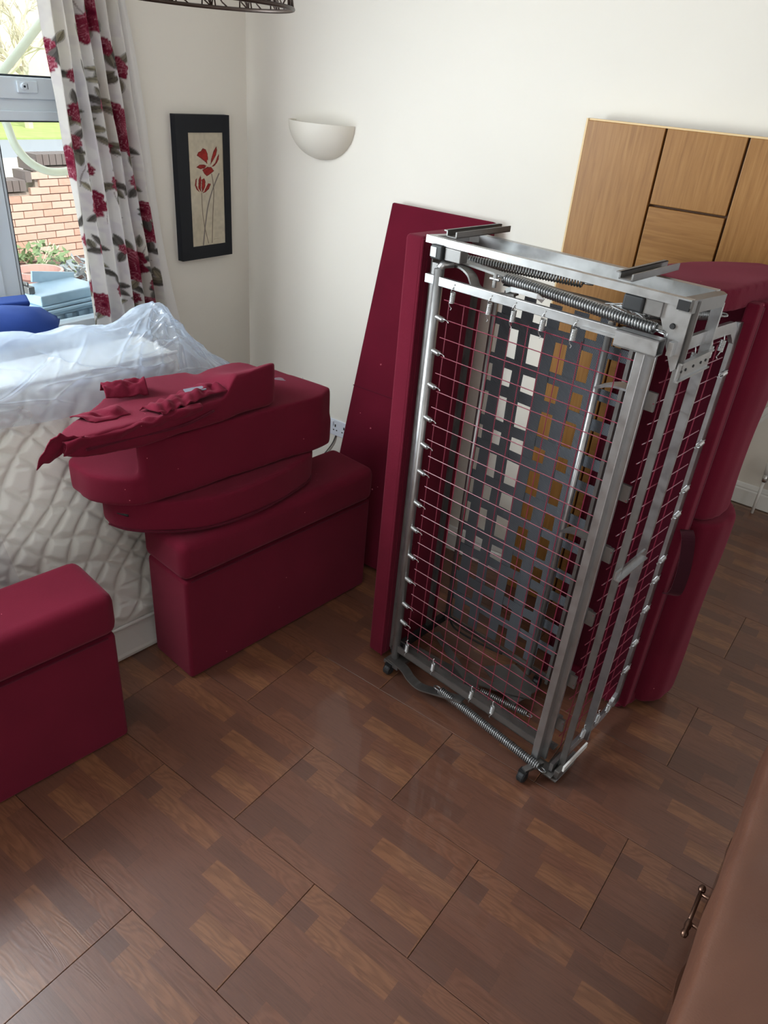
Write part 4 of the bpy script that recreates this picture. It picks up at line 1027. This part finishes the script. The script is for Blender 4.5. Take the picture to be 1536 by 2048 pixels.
castor(.030, -.032); castor(.668, -.075); castor(.458, .335)
B(MB().bar((.668, -.075, .046), (.69, .0, .046), .02, .012), 'castor_arm', STEEL_DULL)
# rear of the frame and the woven webbing
B(MB().tube([(.018, .325, .065), (.018, .325, 1.37)], .010, 10), 'rear_tube', STEEL, smooth=True)
B(MB().tube([(.430, .305, .065), (.430, .305, 1.40)], .010, 10), 'rear_tube', STEEL, smooth=True)
B(MB().bar((.505, .325, .06), (.505, .325, 1.42), .012, .03, (0, 1, 0)), 'rear_stile', STEEL_DULL)
VX = [.060, .137, .229, .318, .405]; HZ = [1.305, 1.172, 1.075, .950, .862, .735, .640, .515, .420, .290, .195]
SW = .043
for i, x in enumerate(VX):
    pts = []
    for k, z in enumerate([1.395] + HZ + [.09]):
        sgn = 0 if k in (0, len(HZ) + 1) else (1 if (i + k) % 2 else -1)
        pts.append((x, .335 + sgn * .0022, z))
    B(MB().flat(pts, SW + (.006 if i > 2 else 0), .0018, up=(0, 1, 0)), 'webbing_strap', STRAP)
for k, z in enumerate(HZ):
    pts = [(.015, .335, z)] + [(x, .335 - (1 if (i + k + 1) % 2 else -1) * .0022, z) for i, x in enumerate(VX)] + [(.515, .335, z)]
    B(MB().flat(pts, .0018, .038, up=(0, 0, 1)), 'webbing_strap', STRAP)
# welded wire grids
_m = MB(); GZ = [1.415 - .0545 * i for i in range(24)]; GX = [.074 + .0535 * i for i in range(11)]
for i, z in enumerate(GZ): _m.tube([(.058 + .012 * (i % 2), .002, z), (.655, .002, z - .006)], .0015, 5)
for x in GX: _m.tube([(x, .006, GZ[0]), (x, .006, GZ[-1] - .02)], .0015, 5)
B(_m, 'wire_grid', WIRE)
_m = MB()
for i, z in enumerate(GZ): _m.tube([(.715, .02, z + .01), (.722, .20, z + .006), (.722, .405, z)], .0016, 5)
for y in (.045, .10, .155, .225, .29, .345): _m.tube([(.719, y, 1.405), (.719, y, .11)], .0016, 5)
B(_m, 'wire_grid', WIRE)
# bent side frame
sf = [(.728, -.01, 1.462), (.728, .34, 1.452), (.728, .39, 1.440), (.728, .425, 1.405), (.728, .435, 1.36), (.728, .432, .15), (.728, .415, .10), (.728, .38, .068), (.728, .30, .055), (.728, -.01, .06)]
B(MB().flat(smooth_path(sf, 4), .032, .012, up=(1, 0, 0)), 'side_frame', STEEL, bevel=.002)
# tabs along the corner post and the catch bar
for z in (1.318, 1.062, .868, .646, .40, .215): B(MB().bb((.668, .03, z - .014), (.700, .05, z - .010)).bb((.690, .022, z - .024), (.718, .030, z + .024)).bb((.668, .03, z + .010), (.700, .05, z + .014)), 'tab', STEEL_DULL)
B(MB().bar((.752, .0, .832), (.752, .17, .836), .006, .026).bar((.760, .0, .820), (.760, .17, .824), .012, .004), 'catch_bar', STEEL)
_m = MB().flat(smooth_path([(.55, .06, 1.30), (.60, .04, 1.325), (.66, .02, 1.335)], 4), .006, .034, up=(0, 1, 0)); B(_m, 'curved_bracket', STEEL)
_m = MB().flat(smooth_path([(.55, .06, .86), (.60, .04, .885), (.66, .02, .895)], 4), .006, .034, up=(0, 1, 0)); B(_m, 'curved_bracket', STEEL_DULL)
# small hook springs: one mesh, many copies
_hp = helix((0, 0, -.015), (0, 0, .015), .0066, 10, 9)
_hs = MB().tube([(0, 0, -.036), (.004, 0, -.031), (.0, .004, -.026)] + _hp[9:-9] + [(0, .004, .026), (.004, 0, .031), (0, 0, .036)], .0014, 5)
_small = _hs.build('hook_spring', SPRING_BRIGHT, bed, smooth=True, fix=False)
def hook(p, d, first=[True]):
    o = _small if first[0] else _small.copy()
    if not first[0]: COL.objects.link(o)
    first[0] = False
    o.parent = bed; o.location = p; o.rotation_euler = Vector(d).to_track_quat('Z', 'Y').to_euler()
for x in (.096, .223, .301, .392, .484): hook((x, -.012, 1.432), (.05, 0, 1))
for i, z in enumerate((1.362, 1.262, 1.157, 1.05, .958, .862, .745, .645, .535, .435, .325, .245)): hook((.054, -.004, z), (1, -.1, -.12))
for x, z in ((.087, .148), (.213, .142), (.387, .134), (.478, .130)): hook((x, -.010, z), (0, .1, 1))
for y in (.045, .14, .245, .325): hook((.735, y, 1.412), (0, .1, 1))
for y in (.06, .17, .27, .345): hook((.735, y, .090), (0, .2, 1))
for z in (1.318, 1.105, .955, .865, .70, .62, .50, .355, .235): hook((.738, .405, z), (0, 1, .10))
# seat back with its cushions
sb = thing_sb = MB().prism([(-.672, 2.150), (-.655, 2.150), (-.590, 2.40), (-.47, 2.53), (-.48, 2.545), (-.605, 2.41)], .05, 1.48)
sback = B(sb, 'seat_back', RED_DARK, world=True)
B(MB().prism([(-.655, 2.255), (-.345, 2.235), (-.345, 2.252), (-.65, 2.275)], .04, 1.49), 'back_lining', RED_DARK, sback, world=True)
B(MB().prism([(-.385, 2.195), (-.350, 2.195), (-.345, 2.24), (-.38, 2.245)], .03, 1.505), 'edge_rail', RED, sback, world=True, bevel=.006)
capp = [(-.668, 2.085), (-.55, 2.055), (-.425, 2.035), (-.395, 2.12), (-.368, 2.28), (-.335, 2.42), (-.36, 2.54), (-.45, 2.57), (-.54, 2.46), (-.60, 2.36), (-.65, 2.22)]
soft('end_pad', MB().prism(capp, 1.488, 1.552), RED, sback, .009, 4, .002)
capb = [(-.60, 2.24), (-.45, 2.21), (-.375, 2.20), (-.34, 2.26), (-.31, 2.38), (-.34, 2.52), (-.45, 2.55), (-.56, 2.44)]
soft('end_pad', MB().prism(capb, .004, .065), RED, sback, .009, 4, .002)
up = [(-.60, 2.30), (-.40, 2.262), (-.322, 2.272), (-.290, 2.33), (-.278, 2.42), (-.31, 2.51), (-.45, 2.54), (-.54, 2.45)]
soft('back_cushion', MB().prism(up, .800, 1.50), RED, sback, .012, 10, .004)
lo = [(-.60, 2.30), (-.40, 2.258), (-.312, 2.262), (-.262, 2.32), (-.245, 2.42), (-.29, 2.52), (-.45, 2.55), (-.54, 2.45)]
soft('back_cushion', MB().prism(lo, .02, .805), RED, sback, .012, 14, .004)
_m = MB().flat(smooth_path([(-.345, 2.20, .80), (-.325, 2.165, .785), (-.308, 2.15, .70), (-.310, 2.16, .60), (-.335, 2.20, .555)], 6), .004, .04, up=(1, 0, 0)); B(_m, 'pull_strap', DARK_RED, sback, world=True)

# ------------------------------------------------------------------ dark cabinet with a leather seat laid over it
cab = thing('dark_cabinet', 'dark polished wooden cabinet with a bronze pull handle beneath the brown leather seat', 'cabinet', (.5, 1.05, 0))
cb = MB().bb((.118, .35, .06), (.78, 1.75, .60)).build('carcass', DARKWOOD, cab, world=True, bevel=.004)
MB().bb((.16, .40, 0), (.74, 1.70, .06)).build('plinth', DARKWOOD, cab, world=True)
for y0, y1 in ((.38, .98), (1.0, 1.72)):
    MB().bb((.108, y0, .09), (.120, y1, .56)).build('drawer_front', DARKWOOD, cab, world=True, bevel=.003)
_m = MB()
ys = np.linspace(.33, 1.77, 90); rim_pts = [(.083 + .006 * math.cos((y - .33) * 36), y) for y in ys]
_m.prism(rim_pts[::-1] + [(.15, .33), (.15, 1.77)][0:2], .600, .622); _m.build('scalloped_top', DARKWOOD, cab, world=True)
hd = MB().tube([(.069, 1.155, .475), (.069, 1.265, .475)], .0045, 10)
hd.lathe([(0, -.016), (.006, -.013), (.008, -.004), (.0055, .004), (.0075, .012), (.0075, .020), (.0045, .030)], (.069, 1.150, .475), 12, 'y')
hd.lathe([(.0045, -.008), (.008, -.004), (.008, .004), (.005, .010), (0, .012)], (.069, 1.268, .475), 12, 'y')
for y in (1.172, 1.255): hd.tube([(.069, y, .475), (.112, y, .475)], .004, 8)
hd.build('pull_handle', BRONZE, cab, world=True, smooth=True)
ls = thing('leather_seat', 'brown leather seat pad with a rounded edge in the near right corner', 'seat', (.5, 1.0, .62))
_m = MB().prism([(.078, .30), (.80, .30), (.80, 1.86), (.080, 1.86), (.072, 1.4), (.082, .9), (.074, .6)], .640, .815)
soft('pad', _m, LEATHER, ls, .014, 12, .004, .0016)
soft('backrest', MB().prism([(.62, .30), (.82, .30), (.82, 1.86), (.62, 1.86)], .78, 1.0), LEATHER, ls, .016, 14, .006)
